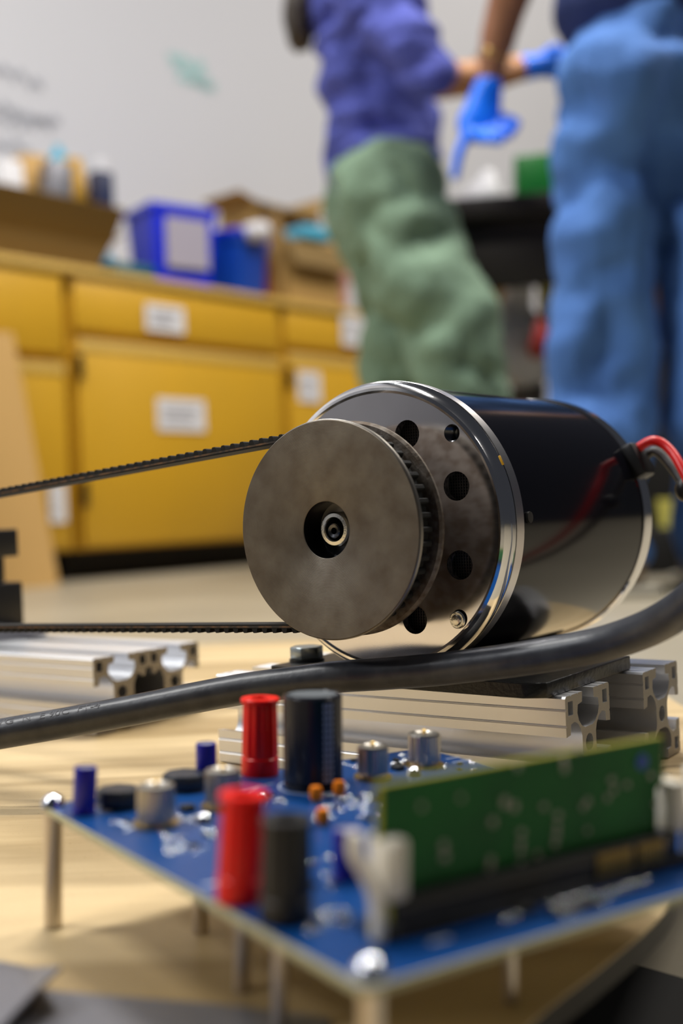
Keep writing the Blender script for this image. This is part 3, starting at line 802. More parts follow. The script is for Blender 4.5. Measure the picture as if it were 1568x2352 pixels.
# ------------------------------------------------------------------ motor
W0 = .380
ml = fw(S0, W0, Z0)
motor = thing('electric_motor', 'gloss black cylindrical electric motor with bright aluminium end rings', 'motor', (ml[0], ml[1], .0482), AR)
AX = (R(-90), 0, 0); HZ = Z0 - .0482                          # parts are turned about their own z, laid along the motor axis


def mpart(name, bm, m, parent=motor, w=0, label=None, sharp=35): return obj(name, bm, m, parent, (0, w, HZ) if parent is motor else (0, w, 0), AX if parent is motor else (0, 0, 0), sharp, label)


RF = .0540
# flange face with real holes
holes = []
for k in range(8):
    a = R(22.5 + 45 * k); holes.append((.0392 * math.cos(a), -.0392 * math.sin(a), .0056))
for k in range(4):
    a = R(45 + 90 * k); holes.append((.0498 * math.cos(a) * (1 if k else 1), -.0498 * math.sin(a), .0034))
b = filled_profile(circle(0, 0, RF, 128), [circle(x, y, r, 28) for x, y, r in holes] + [circle(0, 0, .012, 40)], .004, 'face')
moved(b, Matrix.Translation((0, 0, .002)))
ff = mpart('flange_face', b, M_FACE, label='grey turned flange face', sharp=30)
ff.location.y = 0
mpart('front_rim', lathe([(RF - .0004, .0045), (RF - .0004, 0), (RF + .0006, -.0004), (RF + .0018, .0002), (.0566, .0022), (.0578, .0038), (.0585, .0042), (.0586, .0108), (.0560, .0112), (.05, .0112)], 128), M_RIM, label='polished front rim ring', sharp=24)
mpart('front_rim_edge', lathe([(.05865, .0046), (.0588, .0048), (.0588, .0104), (.05865, .0106)], 128), M_RIM2)
# mesh screen behind the holes: crossed wires
b = bmesh.new()
for k in range(-44, 45):
    x = k * .00115; h = math.sqrt(max(0, .05 ** 2 - x * x))
    if h > .002:
        box(x - .00022, x + .00022, -h, h, .0078, .0082, bm=b); box(-h, h, x - .00022, x + .00022, .0082, .0086, bm=b)
sc = mpart('vent_screen', b, M_MESH); sc['kind'] = 'stuff'
mpart('inner_back', lathe([(0, .0105), (.052, .0105), (.052, .0112), (0, .0112)], 64), M_DARK)
# threads in the threaded hole and the screw in the lower one
for a, kind in ((45, 'thread'), (-46, 'screw'), (135, 'thread'), (225, 'thread')):
    x, y = .0498 * math.cos(R(a)), -.0498 * math.sin(R(a))
    if kind == 'thread':
        pr = []
        for i in range(9): pr += [(.00335, .0002 + i * .0009), (.0028, .0002 + i * .0009 + .00045)]
        tb = lathe(pr + [(0, .0085)], 24); moved(tb, Matrix.Translation((x, y, 0))); obj('threaded_hole', tb, M_SHAFT, ff)
    else:
        sb = lathe([(.0034, .002), (.0034, -.0006), (.0029, -.0013), (.0022, -.0013), (.0018, -.0022), (0, -.0026)], 24)
        moved(sb, Matrix.Translation((x, y, 0))); obj('screw', sb, M_BRIGHT, ff)
    if kind == 'screw': pass
mpart('motor_can', lathe([(.05, .0112), (.0570, .0113), (.0575, .0117), (.0575, .132), (.0570, .1324), (.05, .1326)], 160), M_BLACKCAN, label='glossy black motor can')
mpart('rear_rim', lathe([(.05, .1326), (.0578, .1326), (.0586, .1332), (.0586, .1405), (.0574, .1418), (.054, .1422), (0, .1424)], 128), M_RIM, label='polished rear end ring')
mpart('grease_fleck', moved(box(-.0006, .0006, -.002, .002, .003, .0036, .0003), Matrix.Rotation(R(-24), 4, 'Z') @ Matrix.Translation((.0584, 0, .001))), M_YPAINT)
# small screw on the can side
mpart('can_screw', moved(lathe([(0, .0), (.0022, 0), (.0022, .0012), (0, .0014)], 16), Matrix.Rotation(R(-2), 4, 'Z') @ Matrix.Translation((.0573, 0, .0165)) @ Matrix.Rotation(R(90), 4, 'Y')), M_DARK)
# shaft
SH = -.0365                                                   # pulley front relative to flange face
mpart('shaft', lathe([(0, SH + .0118), (.0013, SH + .0118), (.0013, SH + .0062), (.0024, SH + .0058), (.0028, SH + .0062), (.0029, SH + .014), (.0036, SH + .0145), (.0036, .0)], 40), M_SHAFT, label='dark steel shaft end')
# cable gland and leads
gl = moved(box(-.0085, .0085, -.003, .0055, -.0065, .0075, .002), Matrix.Rotation(R(-25), 4, 'Z') @ Matrix.Translation((.0575, 0, .1375)) @ Matrix.Rotation(R(-90), 4, 'Z'))
mpart('cable_gland', gl, M_POSTBLACK)


def to_motor(p): return Matrix.Rotation(-AR, 3, 'Z') @ (Vector(p) - Vector((ml[0], ml[1], .0482)))


def lead(pts, r, m, name, label):
    q = [to_motor(deep(*p)) for p in pts]
    return obj(name, tube(smooth_path(q, 8), r, 14), m, motor, label=label)


lead([(1440, 1048, .545), (1458, 1034, .54), (1498, 1012, .535), (1535, 1030, .53), (1570, 1085, .52), (1610, 1180, .51), (1660, 1330, .50), (1720, 1500, .49)], .0022, M_REDWIRE, 'red_lead', 'red insulated lead wire')
lead([(1455, 1068, .55), (1478, 1050, .548), (1502, 1036, .545), (1530, 1058, .54), (1568, 1112, .53), (1610, 1200, .52), (1660, 1350, .51), (1720, 1510, .50)], .0022, M_RUBBER, 'black_lead', 'black insulated lead wire')
q = to_motor(deep(1571, 1125, .528)); bs = bmesh.new(); bmesh.ops.create_uvsphere(bs, u_segments=20, v_segments=12, radius=.0042); bmesh.ops.scale(bs, vec=(1, 1, 1.3), verts=bs.verts)
obj('cable_tie', bs, M_POSTBLACK, motor, tuple(q))


# ------------------------------------------------------------------ pulleys
def pulley(s, w, z, k, label, first=True):
    p = fw(s, w, z)
    t = thing('timing_pulley', label, 'pulley', p, AR, 'timing pulleys')
    Rp = .0412 * k; f = .0022; TT = .0150

    def pp(n, b, m, lab=None, sharp=30): return obj(n, b, m, t, (0, 0, 0), AX, sharp, lab)
    pp('front_flange', lathe([(.0107 * k, .0015), (.0107 * k, .0), (.0111 * k, -.0002), (Rp - .0004, -.0002), (Rp, .0002), (Rp, f), (Rp - .001, f + .0002), (.0107 * k, f + .0002)], 128), M_STEEL, 'turned grey steel disc', 28)
    pp('flange_lip', lathe([(Rp - .0003, .0001), (Rp + .0002, .0005), (Rp + .0002, f - .0003), (Rp - .0003, f)], 128), M_STEEL_EDGE)
    pp('rear_flange', lathe([(.0107 * k, TT), (Rp - .001, TT - .0003), (Rp, TT + .0006), (Rp, TT + .0018), (Rp - .001, TT + .0022), (.0107 * k, TT + .0022)], 128), M_RUST, 'rust speckled rear flange', 28)
    pp('bore_wall', lathe([(.0107 * k, 0), (.0106 * k, .0105), (.0088 * k, .0108), (.0037, .0108)], 64), M_SHAFT)
    pp('hub', lathe([(.0325 * k, .0022), (.0325 * k, TT)], 96), M_RUST)
    pp('boss', lathe([(.0037, TT), (.016 * k, TT + .0018), (.016 * k, TT + .016), (.0037, TT + .016)], 64), M_RUST)
    n = int(40 * k)
    me = None
    for i in range(n):
        a = 2 * PI * i / n
        if me is None:
            o = pp('tooth', box(.0320 * k, .0345 * k, -.0010, .0010, f, TT, .0003, seg=1), M_RUST); me = o.data
        else: o = obj('tooth', me, M_RUST, t, (0, 0, 0))
        o.rotation_euler = (Matrix.Rotation(R(-90), 3, 'X') @ Matrix.Rotation(a, 3, 'Z')).to_euler()
    return t


pm = pulley(S0, .345, Z0 + .0006, 1.0, 'large rust speckled steel timing pulley on the motor shaft')
# the bright chamfered collar in the bore
obj('bore_collar', lathe([(.0066, .0110), (.0066, .0048), (.0060, .0040), (.0047, .0038), (.0043, .0044), (.0040, .0070), (.0036, .0100)], 48), M_BRIGHT, pm, (.0006, 0, 0), AX, label='bright worn collar round the shaft')
pulley(-.745, .345, .0805, .66, 'smaller steel timing pulley at the left end of the belt')
t = thing('pulley_shaft', 'steel shaft carrying the smaller pulley', 'shaft', fw(-.745, .342, .0805), AR)
obj('shaft_rod', lathe([(0, 0), (.0037, 0), (.0037, .14), (0, .14)], 32), M_SHAFT, t, (0, 0, 0), AX)

# ------------------------------------------------------------------ toothed belt
RA, RB = .0364, .0364 * .66 + .0004
sa, za, sb_, zb_ = S0, Z0 + .0006, -.745, .0805
dx, dz = sb_ - sa, zb_ - za; D = math.hypot(dx, dz); base = math.atan2(dz, dx); off = math.acos((RA - RB) / D)


def arc(cx, cz, r, a0, a1, n): return [(cx + r * math.cos(a0 + (a1 - a0) * i / n), cz + r * math.sin(a0 + (a1 - a0) * i / n)) for i in range(n + 1)]


a_up, a_dn = base - off, base + off
path = arc(sa, za, RA, a_up, a_dn - 2 * PI, 72) + arc(sb_, zb_, RB, a_dn, a_up, 40)
seglen = [0]
for i in range(len(path)):
    a, c = path[i], path[(i + 1) % len(path)]; seglen.append(seglen[-1] + math.hypot(c[0] - a[0], c[1] - a[1]))
Ltot = seglen[-1]


def belt_at(d):
    d %= Ltot
    import bisect
    i = min(bisect.bisect_right(seglen, d) - 1, len(path) - 1); f = (d - seglen[i]) / max(1e-9, seglen[i + 1] - seglen[i])
    a, c = path[i], path[(i + 1) % len(path)]
    tx, tz = c[0] - a[0], c[1] - a[1]; l = math.hypot(tx, tz)
    return a[0] + tx * f, a[1] + tz * f, tx / l, tz / l


belt = thing('toothed_belt', 'black toothed rubber drive belt running from the big pulley to the left', 'belt', fw(S0, .3473, 0), AR)
BW = .0098; b = bmesh.new(); rings = []; NB = 500
for i in range(NB):
    x, z, tx, tz = belt_at(Ltot * i / NB)
    rings.append((x, z, -tz, tx))
vr = []
for x, z, nx, nz in rings:
    vr.append([b.verts.new((x + nx * o_ - sa, y, z + nz * o_)) for o_, y in ((-.0009, 0), (.0007, 0), (.0007, BW), (-.0009, BW))])
for i in range(NB):
    a, c = vr[i], vr[(i + 1) % NB]
    for k in range(4): b.faces.new((a[k], a[(k + 1) % 4], c[(k + 1) % 4], c[k]))
obj('belt_band', b, M_BELT, belt)
b = bmesh.new(); vr = []
for x, z, nx, nz in rings: vr.append([b.verts.new((x + nx * o_ - sa, y, z + nz * o_)) for o_, y in ((-.0003, -.00012), (.0004, -.00012), (.0004, .0002), (-.0003, .0002))])
for i in range(NB):
    a, c = vr[i], vr[(i + 1) % NB]
    for k in range(4): b.faces.new((a[k], a[(k + 1) % 4], c[(k + 1) % 4], c[k]))
obj('belt_cord', b, M_CORD, belt, label='frayed tan cord along the belt edge')
nt = int(Ltot / .005); me = None
for i in range(nt):
    x, z, tx, tz = belt_at(Ltot * i / nt + .001)
    if me is None:
        pr = [(-.0014, .0006), (.0014, .0006), (.0010, .0021), (.0006, .0025), (-.0006, .0025), (-.0010, .0021)]
        g = prism(pr, 0, BW, 0); moved(g, Matrix(((1, 0, 0, 0), (0, 0, 1, 0), (0, 1, 0, 0), (0, 0, 0, 1))))
        o = obj('belt_tooth', g, M_BELT, belt, sharp=30); me = o.data
    else: o = obj('belt_tooth', me, None, belt)
    rotm = Matrix.Rotation(-math.atan2(tz, tx), 3, 'Y')
    o.rotation_euler = rotm.to_euler(); o.location = (x - sa, 0, z)

# ------------------------------------------------------------------ black bearing bracket at the left
bk = fw(-.613, .455, 0)
t = thing('bearing_bracket', 'black notched bearing bracket bolted on the left rail', 'bracket', (bk[0], bk[1], .0406), AR)
obj('foot', box(-.30, .022, -.05, .032, 0, .0065, .001), M_SHEET, t, label='grey metal foot plate')
obj('washer', lathe([(0, .0065), (.008, .0065), (.008, .009), (0, .009)], 24), M_ZINC, t, (.006, .0, 0))
obj('lower_block', box(-.26, .002, -.02, .03, .0065, .0345, .0012), M_POSTBLACK, t)
obj('neck', box(-.26, -.016, -.02, .03, .0345, .0510, .0006), M_POSTBLACK, t)
obj('upper_block', box(-.26, -.0005, -.02, .03, .0510, .0690, .0012), M_POSTBLACK, t)

# ------------------------------------------------------------------ thick black cable
cp = [(-700, 1790, .50), (-420, 1762, .49), (-200, 1722, .475), (0, 1686, .465), (150, 1660, .463), (300, 1632, .46), (430, 1606, .455), (561, 1582, .45), (665, 1568, .445), (770, 1555, .44), (875, 1548, .436), (975, 1540, .43), (1035, 1534, .425), (1178, 1516, .41), (1300, 1496, .40), (1380, 1480, .393), (1450, 1458, .385), (1510, 1432, .375), (1568, 1395, .362), (1640, 1335, .35), (1760, 1240, .34)]
cpath = smooth_path([deep(*p) for p in cp], 8)
CR = .0061
t = thing('power_cable', 'thick black rubber cable sweeping across in front of the motor', 'cable', (0, 0, 0))
obj('jacket', tube(cpath, CR, 40), M_CABLE, t)
# printed lettering wrapped on the jacket
tm = text_mesh('600V  2AWG  N  E 90C  FT-4  ', .0042)
cum = [0]
for a, c in zip(cpath, cpath[1:]): cum.append(cum[-1] + (c - a).length)
start = next(i for i, p in enumerate(cpath) if (p - deep(0, 1686, .465)).length < .012)
d0 = cum[start] - .012
for v in tm.verts:
    d = d0 + v.co.x * 1.25
    i = max(k for k in range(len(cum) - 1) if cum[k] <= d); f = (d - cum[i]) / (cum[i + 1] - cum[i])
    c = cpath[i].lerp(cpath[i + 1], f); tg = (cpath[i + 1] - cpath[i]).normalized()
    sd = tg.cross(Vector((0, 0, 1))).normalized(); upv = sd.cross(tg)
    ang = R(52) + v.co.y / CR
    v.co = c + (sd * math.cos(ang) + upv * math.sin(ang)) * (CR + .00006 + v.co.z)
obj('jacket_print', tm, M_PRINT, t, label='small pale printed lettering')

# ------------------------------------------------------------------ circuit board
TN = Vector((math.sin(R(2.4)), 0, math.cos(R(2.4))))
F0 = on_z(838, 2270, .030)
pb = on_plane(97, 1850, F0, TN); pr_ = on_plane(1568, 2011, F0, TN)
ay = (pb - F0).normalized(); LB = (pb - F0).length
axx = ay.cross(TN).normalized(); LW = .136
PM = Matrix((axx, ay, TN)).transposed().to_4x4(); PM.translation = F0; PI_ = PM.inverted()
board = thing('circuit_board', 'blue motor driver circuit board on metal standoffs', 'circuit board')
board.matrix_world = PM


def bpos(px, py, z=0):
    """position in board coordinates of the point seen at px, py, z above the board"""
    p = on_plane(px, py, F0 + TN * z, TN); return PI_ @ p


def bobj(name, bm, m, pos=(0, 0, 0), rot=0, label=None, parent=None, sharp=35, tilt=None):
    o = obj(name, bm, m, parent or board, tuple(pos), tilt or (0, 0, rot), sharp, label); return o


r_ = .003; cor = []
for (cx, cy, a0) in ((LW - r_, r_, -90), (LW - r_, LB - r_, 0), (r_, LB - r_, 90), (r_, r_, 180)):
    cor += [(cx + r_ * math.cos(R(a0 + 15 * k)), cy + r_ * math.sin(R(a0 + 15 * k))) for k in range(7)]
bobj('laminate', prism(cor, -.0017, -.00005), M_FR4, label='pale laminate edge')
ins = [(x + (.0004 if x < LW / 2 else -.0004), y + (.0004 if y < LB / 2 else -.0004)) for x, y in cor]
bobj('solder_mask', prism(ins, -.0001, .0), M_PCB, label='glossy blue board face')
# standoffs and screws
for i, (px, py, r) in enumerate(((830, 2243, .0024), (118, 1843, .0026), (912, 1693, .0024))):
    p = bpos(px, py)
    if i == 1: p = bpos(122, 1850)
    if i == 0: p = Vector((.0045, .0045, 0))
    if i == 2: p = Vector((LW - .005, LB - .005, 0)) if p.x > LW - .004 or p.y > LB - .004 else p
    zb = (PM @ p).z / TN.z
    so = bobj('standoff', lathe([(0, -zb + .0003), (r, -zb + .0003), (r, -.0017), (0, -.0017)], 6 if i != 1 else 24), M_STAND, p)
    bobj('screw', lathe([(0, .0034), (.0012, .0032), (.0024, .0024), (.0032, .0010), (.0034, 0), (0, 0)], 28), M_SOLDER, p, label='bright domed screw')
for px, py, r in ((460, 2142, .0022), (556, 2275, .0020), (642, 2370, .0016), (1172, 2303, .0015)):
    b0 = on_z(px, py, 0); q = PI_ @ b0; q.z = 0; zb = (PM @ q).z / TN.z
    if 0 < q.x < LW: bobj('standoff', lathe([(0, -zb + .0003), (r, -zb + .0003), (r, -.0017), (0, -.0017)], 20), M_STAND, q)
for px, py in ((468, 1888), (950, 1779), (604, 1835)):
    bobj('test_point', lathe([(0, .0026), (.0012, .0023), (.0020, .0014), (.0024, 0), (0, 0)], 20), M_SOLDER, bpos(px, py))


def radial_cap(px, py, r, h, body_m, top_m, lean=(0, 0), label=None, name='capacitor'):
    p = bpos(px, py)
    c = bobj(name, lathe([(0, .0002), (r, .0002), (r, .0012), (r * .93, .0016), (r, .0022), (r, h - .0006), (r * .95, h), (r * .86, h + .0001), (r * .84, h - .0002)], 40), body_m, p, tilt=(lean[0], lean[1], 0), label=label)
    bobj('vent_top', lathe([(r * .86, h - .0002), (0, h - .0001)], 40), top_m, parent=c)
    return c


radial_cap(192, 1868, .0031, .0125, M_CAPBLUE, M_CAPTOP, (0, .05), 'slim blue capacitor')
radial_cap(474, 1800, .0031, .0122, M_CAPBLUE, M_CAPTOP, (0, -.01), 'slim blue capacitor')
radial_cap(795, 2018, .0030, .0112, M_CAPBLUE, M_CAPTOP, (0, -.02), 'slim blue capacitor')
big = radial_cap(719, 1806, .0088, .0276, M_CAPDARK, M_BIGTOP, (0, -.01), 'large dark electrolytic capacitor')
g = bmesh.new()
for k in range(13):
    a0 = R(-93); zc = .0035 + k * .0018
    for w_ in (-.12, .0, .12):
        for da in (0,):
            a = a0 + w_ * 1.1
            bb = box(-.0001, .00014, -.00042, .00042, -.00062, .00062); moved(bb, Matrix.Translation((0, 0, zc)) @ Matrix.Rotation(a, 4, 'Z') @ Matrix.Translation((.0088, 0, 0))); join(g, bb)
bobj('sleeve_print', g, M_GREY_PRINT, parent=big)
# chokes
for px, py, r, h, nn, lb in ((272, 1853, .0062, .0052, 8, 'dark octagonal inductor'), (425, 1812, .0068, .0048, 8, 'dark octagonal inductor')):
    p = bpos(px, py)
    pts8 = [(r * math.cos(R(22.5 + 45 * i)), r * math.sin(R(22.5 + 45 * i))) for i in range(nn)]
    c = bobj('inductor', prism(pts8, .0004, h, .0006), M_CHOKE, p, label=lb)
    bobj('inductor_foot', box(-r * 1.02, r * 1.02, -r * .5, r * .5, 0, .0006), M_SOLDER, parent=c)


# knurled terminals
def terminal(px, py, r=.0050, h=.0105):
    p = bpos(px, py)
    b = bmesh.new(); n = 54; rings = []
    for (rr, z) in ((r * .93, .0006), (r * .93, .0016), (r, .0018), (r, h - .0008), (r * .93, h - .0002), (r * .72, h), (r * .55, h - .0005), (0, h - .0005)):
        if rr == 0: rings.append([b.verts.new((0, 0, z))]); continue
        rings.append([b.verts.new(((rr - (.00022 if (i % 2 and rr > r * .97) else 0)) * math.cos(2 * PI * i / n), (rr - (.00022 if (i % 2 and rr > r * .97) else 0)) * math.sin(2 * PI * i / n), z)) for i in range(n)])
    for a, c in zip(rings, rings[1:]):
        for i in range(n):
            j = (i + 1) % n
            if len(c) == 1: b.faces.new((a[i], a[j], c[0]))
            else: b.faces.new((a[i], a[j], c[j], c[i]))
    t_ = bobj('knurled_nut', b, M_KNURL, p, label='nickel knurled thumb nut', sharp=20)
    bobj('gold_washer', lathe([(r * .5, 0), (r * 1.22, 0), (r * 1.22, .0007), (r * .5, .0007)], 40), M_GOLD, parent=t_)
    bobj('stud', lathe([(.0007, h - .0006), (.0007, h + .0009), (.0004, h + .0011), (0, h + .0011)], 16), M_GOLD, parent=t_)


terminal(358, 1893); terminal(512, 1853); terminal(856, 1786, .0048, .0100); terminal(974, 1758, .0052, .0106)


# binding posts
def post(px, py, r, h, m, lean, label, flare=1.12):
    p = bpos(px, py); n = 60; b = bmesh.new(); rings = []
    prof = [(r * .96, 0, 0), (r, .0006, 0), (r, h * .22, 0), (r * .93, h * .235, 0), (r * .93, h * .255, 0), (r * 1.0, h * .27, 1), (r * .96, h * .6, 1), (r * .93, h * .93, 1), (r * flare * .93, h * .945, 0), (r * flare * .93, h * .985, 0), (r * flare * .88, h, 0),
            (r * .52, h, 0), (r * .46, h - .0006, 0), (r * .44, h - .010, 0), (0, h - .010, 0)]
    for rr, z, fl in prof:
        if rr == 0: rings.append([b.verts.new((0, 0, z))]); continue
        rings.append([b.verts.new(((rr - fl * .00045 * (.5 + .5 * math.cos(i / n * 2 * PI * 12))) * math.cos(2 * PI * i / n), (rr - fl * .00045 * (.5 + .5 * math.cos(i / n * 2 * PI * 12))) * math.sin(2 * PI * i / n), z)) for i in range(n)])
    for a, c in zip(rings, rings[1:]):
        for i in range(n):
            j = (i + 1) % n
            if len(c) == 1: b.faces.new((a[i], a[j], c[0]))
            else: b.faces.new((a[i], a[j], c[j], c[i]))
    t_ = bobj('binding_post', b, m, p, tilt=(lean[0], lean[1], 0), label=label)
    bobj('socket_liner', lathe([(r * .45, h - .0012), (r * .40, h - .0014), (r * .38, h - .0098), (0, h - .0098)], 24), M_DARK, parent=t_)


post(597, 1778, .0058, .0238, M_RED, (0, .0), 'red fluted binding post')
post(550, 2068, .0050, .0225, M_RED, (0, .045), 'red fluted binding post')
post(657, 2112, .0054, .0205, M_POSTBLACK, (0, .01), 'black fluted binding post', 1.05)
for px, py in ((725, 1842), (778, 1829), (741, 1896)):
    p = bpos(px, py); c = bobj('tantalum_capacitor', lathe([(0, .0006), (.0014, .0006), (.0018, .0012), (.0018, .0036), (.0014, .0044), (0, .0046)], 20), M_ORANGE, p, label='small orange capacitor')
    for sx in (-1, 1): bobj('lead_wire', box(sx * .0008 - .0002, sx * .0008 + .0002, -.0002, .0002, 0, .0008), M_SOLDER, parent=c)

# edge connector, latches
q0 = bpos(884, 2168); q1 = bpos(1545, 1990); cdir = (q1 - q0).normalized(); cang = math.atan2(cdir.y, cdir.x); CL = .088
sock = bobj('card_socket', None or box(.004, CL - .003, 0, .0030, 0, .0078, .0003), M_CHIP, q0, cang, label='black card edge socket')
bobj('socket_rear_wall', box(.004, CL - .003, .0052, .0080, 0, .0078, .0003), M_CHIP, parent=sock)
bobj('socket_base', box(0, CL, -.0012, .0088, 0, .0022, .0003), M_CHIP, parent=sock)
me = None
for i in range(16):
    x = .0580 + i * .00127 + (.0018 if i > 8 else 0)
    if me is None: o = bobj('contact_pin', box(-.00024, .00024, -.0006, .0002, .0022, .0070), M_GOLD, parent=sock); me = o.data
    else: o = obj('contact_pin', me, None, sock)
    o.location = (x, 0, 0)
for side in (0, 1):
    x = .0005 if side == 0 else CL - .0045
    bl = bobj('card_latch', box(x + (.0008 if side == 0 else 0), x + (.0053 if side == 0 else .0045), -.0002, .0078, .0072, .0190, .0010), M_LATCH, q0, cang, label='cream plastic card latch')
    sgn_ = -1 if side == 0 else 1; x0 = x if side == 0 else x + .0045
    pth = [(x0 + sgn_ * .0016, .001, .0010), (x0 + sgn_ * .0018, .001, .0082), (x0 + sgn_ * .0030, .002, .0125), (x0 + sgn_ * .0052, .003, .0170), (x0 + sgn_ * .0050, .003, .0205)]
    bobj('latch_lever', melt(limbs([[(pp_, (.0012, .0020)) for pp_ in pth]]), .0005, 2), M_LATCH, parent=bl, sharp=None)
# plugged-in green card: a thing of its own
card = thing('control_card', 'green control card plugged upright in the black socket of the blue board', 'circuit card')
card.matrix_world = PM @ Matrix.Translation(q0) @ Matrix.Rotation(cang, 4, 'Z') @ Matrix.Translation((.0034, .0041, .0024))
CH, CW = .0268, .0790
cpts = [(.0005, 0), (.0005, .0142), (0, .0150), (-.0022, .0160), (-.0022, CH), (CW + .0012, CH), (CW + .0012, .0165), (CW - .001, .0150), (CW - .001, 0)]
g = prism(cpts, -.0008, .0008); moved(g, Matrix.Rotation(R(90), 4, 'X'))
obj('card_laminate', g, M_YEDGE, card, label='yellow green card edge')
inn = [(x + (.0003 if x < CW / 2 else -.0003), min(y, CH - .0003)) for x, y in cpts]
for sy in (-1, 1):
    g = prism(inn, -.00005, .00005); moved(g, Matrix.Translation((0, sy * .00083, 0)) @ Matrix.Rotation(R(90), 4, 'X')); obj('card_face', g, M_GREEN, card, label='green solder mask face')


def card_xz(px, py):
    Mi = card.matrix_world.inverted(); n = card.matrix_world.to_3x3() @ Vector((0, 1, 0))
    p = Mi @ on_plane(px, py, card.matrix_world.translation, n); return p.x, p.z


chipm = box(-.0008, .0008, -.0014, -.0008, -.0005, .0005, .0001, seg=1); cme = None
for (px, py, sc) in ((1010, 1940, 1.3), (1012, 1965, 1.3), (1122, 1885, 1.3), (1118, 1975, 1.4), (1115, 1990, 1.2), (1150, 1840, 1.6), (1172, 1850, 1.4), (1188, 1910, 1.2), (1187, 1935, 1.2), (1186, 1950, 1.2), (1188, 1978, 1.2),
                     (1240, 1850, 1.1), (1272, 1870, 1.2), (1270, 1895, 1.2), (1268, 1915, 1.3), (1265, 1935, 1.2), (1225, 1960, 1.1), (1285, 1745, 1.3), (1287, 1762, 1.3), (1330, 1850, 1.1), (1340, 1838, 1.1), (1395, 1790, 1.2), (1400, 1812, 1.1), (1430, 1800, 1.1),
                     (1485, 1780, 1.2), (1385, 1830, 1.1), (1320, 1720, 1.1), (1340, 1905, .9), (1180, 1760, .9), (960, 1850, .9), (1497, 1845, 1.1), (1050, 1830, .8)):
    x, z = card_xz(px, py)
    if cme is None: o = obj('chip_capacitor', chipm, M_SMD, card); cme = o.data
    else: o = obj('chip_capacitor', cme, None, card)
    o.location = (x, 0, z); o.scale = (sc * .8, 1, sc); o.rotation_euler = (0, R(90) if random.random() < .5 else 0, 0)
x, z = card_xz(1466, 1748); g = lathe([(0, 0), (.0018, 0), (.0018, .0004), (0, .0004)], 20); moved(g, Matrix.Rotation(R(90), 4, 'X'))
obj('blue_sticker', g, M_BIN2, card, (x, -.0008, z), label='round blue dot')

# small surface parts
rnd = random.Random(5)
res_end = box(-.0009, .0009, -.0005, .0005, 0, .0005, .0001, seg=1); rme = None; sme = None; dme = None


def smd(px, py, m_key, rot=None, sc=1):
    global rme, dme
    p = bpos(px, py)
    if not (.002 < p.x < LW - .002 and .002 < p.y < LB - .002): return
    if m_key == 's':
        if rme is None:
            g = box(-.0007, .0007, -.0004, .0004, 0, .00045)
            for f_ in g.faces: f_.material_index = 1
            for sx in (-1, 1): join(g, moved(lathe([(0, .0006), (.00035, .00052), (.0006, .00028), (.0007, 0), (0, 0)], 8), Matrix.Translation((sx * .0008, 0, 0))))
            o = bobj('chip_resistor', g, M_SOLDER, sharp=60); rme = o.data; rme.materials.append(M_CHIP)
        else: o = obj('chip_resistor', rme, None, board)
    else:
        if dme is None: o = bobj('small_chip', box(-.0012, .0012, -.0010, .0010, 0, .0010, .0002, seg=1), M_CHIP); dme = o.data
        else: o = obj('small_chip', dme, None, board)
    o.location = p; o.rotation_euler = (0, 0, rnd.choice((0, R(90))) if rot is None else rot); o.scale = (sc, sc, sc)


def cluster(x0, x1, y0, y1, n, skew=0):
    for _ in range(n):
        x = rnd.uniform(x0, x1); y = rnd.uniform(y0, y1) + skew * (x - x0)
        smd(x, y, 's' if rnd.random() < .78 else 'd', sc=rnd.uniform(.55, .95))


cluster(375, 490, 1905, 1960, 26); cluster(725, 890, 1822, 1885, 48); cluster(705, 800, 2085, 2150, 20); cluster(590, 660, 1828, 1850, 8)
cluster(715, 790, 1960, 2050, 12); cluster(790, 820, 1722, 1770, 7); cluster(1010, 1110, 1752, 1768, 10, -.0); cluster(895, 945, 1722, 1750, 8); cluster(1140, 1200, 2095, 2120, 8, -.3)
cluster(395, 450, 1875, 1895, 5); cluster(260, 330, 1885, 1915, 3)
for k in range(9): smd(1262 + k * 11, 2083 - k * 3.6, 's', R(90) - 0, 1); smd(1286 + k * 12, 2106 - k * 4, 's', R(90), 1.1)
for k in range(5): smd(1390 + k * 22, 2052 - k * 7, 's', 0, 1.2)
p = bpos(1322, 2092); bobj('driver_chip', box(-.0062, .0062, -.0017, .0017, 0, .0011, .0002), M_CHIP, p, cang, label='long black chip')
p = bpos(1205, 2092); bobj('driver_chip', box(-.002, .002, -.002, .002, 0, .0011, .0002), M_CHIP, p, cang)
smd(950, 2110, 'd'); smd(430, 1862, 'd', sc=1.6); smd(913, 1768, 'd', sc=1.6); smd(912, 1756, 's', sc=1.8)
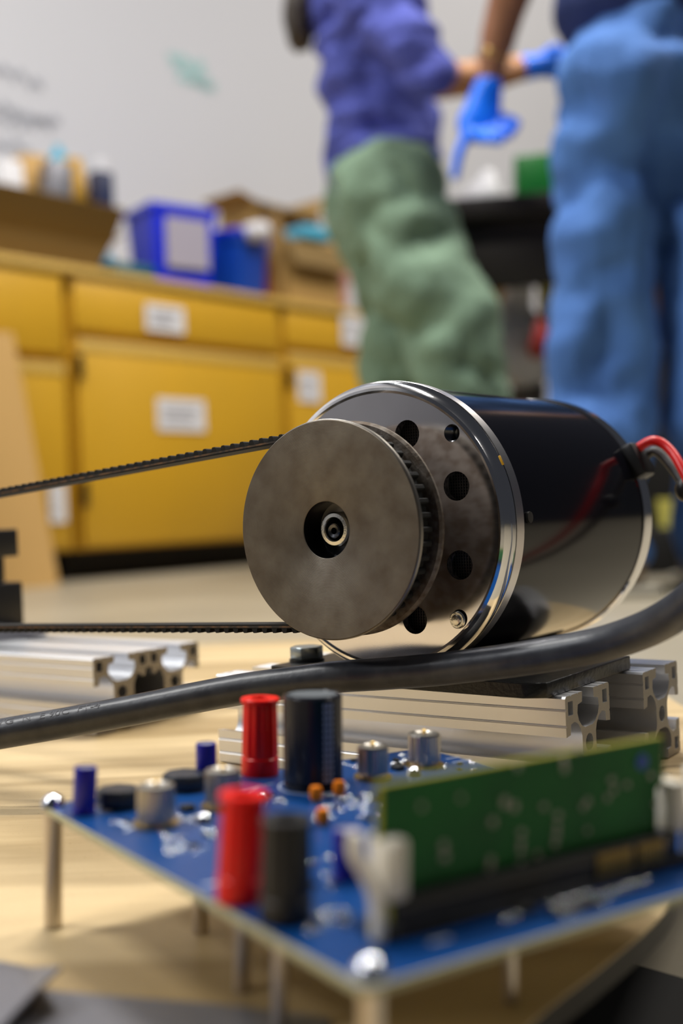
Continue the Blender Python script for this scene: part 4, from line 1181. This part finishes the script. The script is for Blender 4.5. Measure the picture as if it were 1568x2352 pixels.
# printed outlines
sk = None
for (px, py, dx_, dy_) in ((575, 1815, .012, .0004), (590, 1806, .012, .0004), (612, 1826, .009, .0004), (490, 2030, .005, .001), (280, 1893, .007, .0012), (300, 1903, .006, .0010), (1010, 2160, .005, .0010), (1060, 1748, .008, .0005), (1040, 1741, .006, .0005), (800, 1757, .007, .0006), (1150, 2090, .004, .001)):
    bobj('printed_mark', box(-dx_ / 2, dx_ / 2, -dy_ / 2, dy_ / 2, .0, .00004), M_SILK, bpos(px, py), cang if px > 900 else R(rnd.choice((0, 90, 35))))
bc = bpos(719, 1806)
bobj('printed_ring', lathe([(.0100, 0), (.0100, .00004), (.0104, .00004), (.0104, 0)], 48), M_SILK, bc)

# ------------------------------------------------------------------ grey sheet in the front corner
t = thing('metal_sheet', 'grey folded metal sheet lying on the plywood in the near left corner', 'sheet', tuple(on_z(250, 2340, 0)))
o0 = on_z(250, 2340, 0)


def rel(px, py, z=0):
    p = on_z(px, py, z); return (p.x - o0.x, p.y - o0.y)


flat = [rel(-250, 2250), rel(90, 2284), rel(150, 2290), rel(480, 2316), rel(760, 2348), rel(700, 2560), rel(-250, 2560)]
obj('flat_panel', prism(flat, .0002, .0012), M_SHEET, t)
fl = [rel(-260, 2195), rel(0, 2228), rel(72, 2243), rel(141, 2228, .009), rel(75, 2290, .008), rel(-30, 2400, .007), rel(-260, 2420, .006)]
g = bmesh.new()
zs = [.0014, .0014, .0014, .0090, .0080, .0070, .0060]
lo = [g.verts.new((x, y, z)) for (x, y), z in zip(fl, zs)]; hi = [g.verts.new((x, y, z + .0009)) for (x, y), z in zip(fl, zs)]
g.faces.new(lo); g.faces.new(hi)
for i in range(7): g.faces.new((lo[i], lo[(i + 1) % 7], hi[(i + 1) % 7], hi[i]))
bmesh.ops.triangulate(g, faces=[f for f in g.faces if len(f.verts) > 4])
obj('raised_flap', g, M_SHEET, t, label='bent-up dark edged flap')

# ------------------------------------------------------------------ added black sheet, painted shade on the floor by the near right edge
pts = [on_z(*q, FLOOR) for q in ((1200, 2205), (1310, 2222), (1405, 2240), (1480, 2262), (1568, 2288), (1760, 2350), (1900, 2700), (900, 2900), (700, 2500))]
tag(obj('black_cloth', prism([(p.x, p.y) for p in pts], FLOOR, FLOOR + .006, .001), M_TOE), 'flat black sheet standing in for shade on the floor beyond the curved edge of the plywood', 'shade')
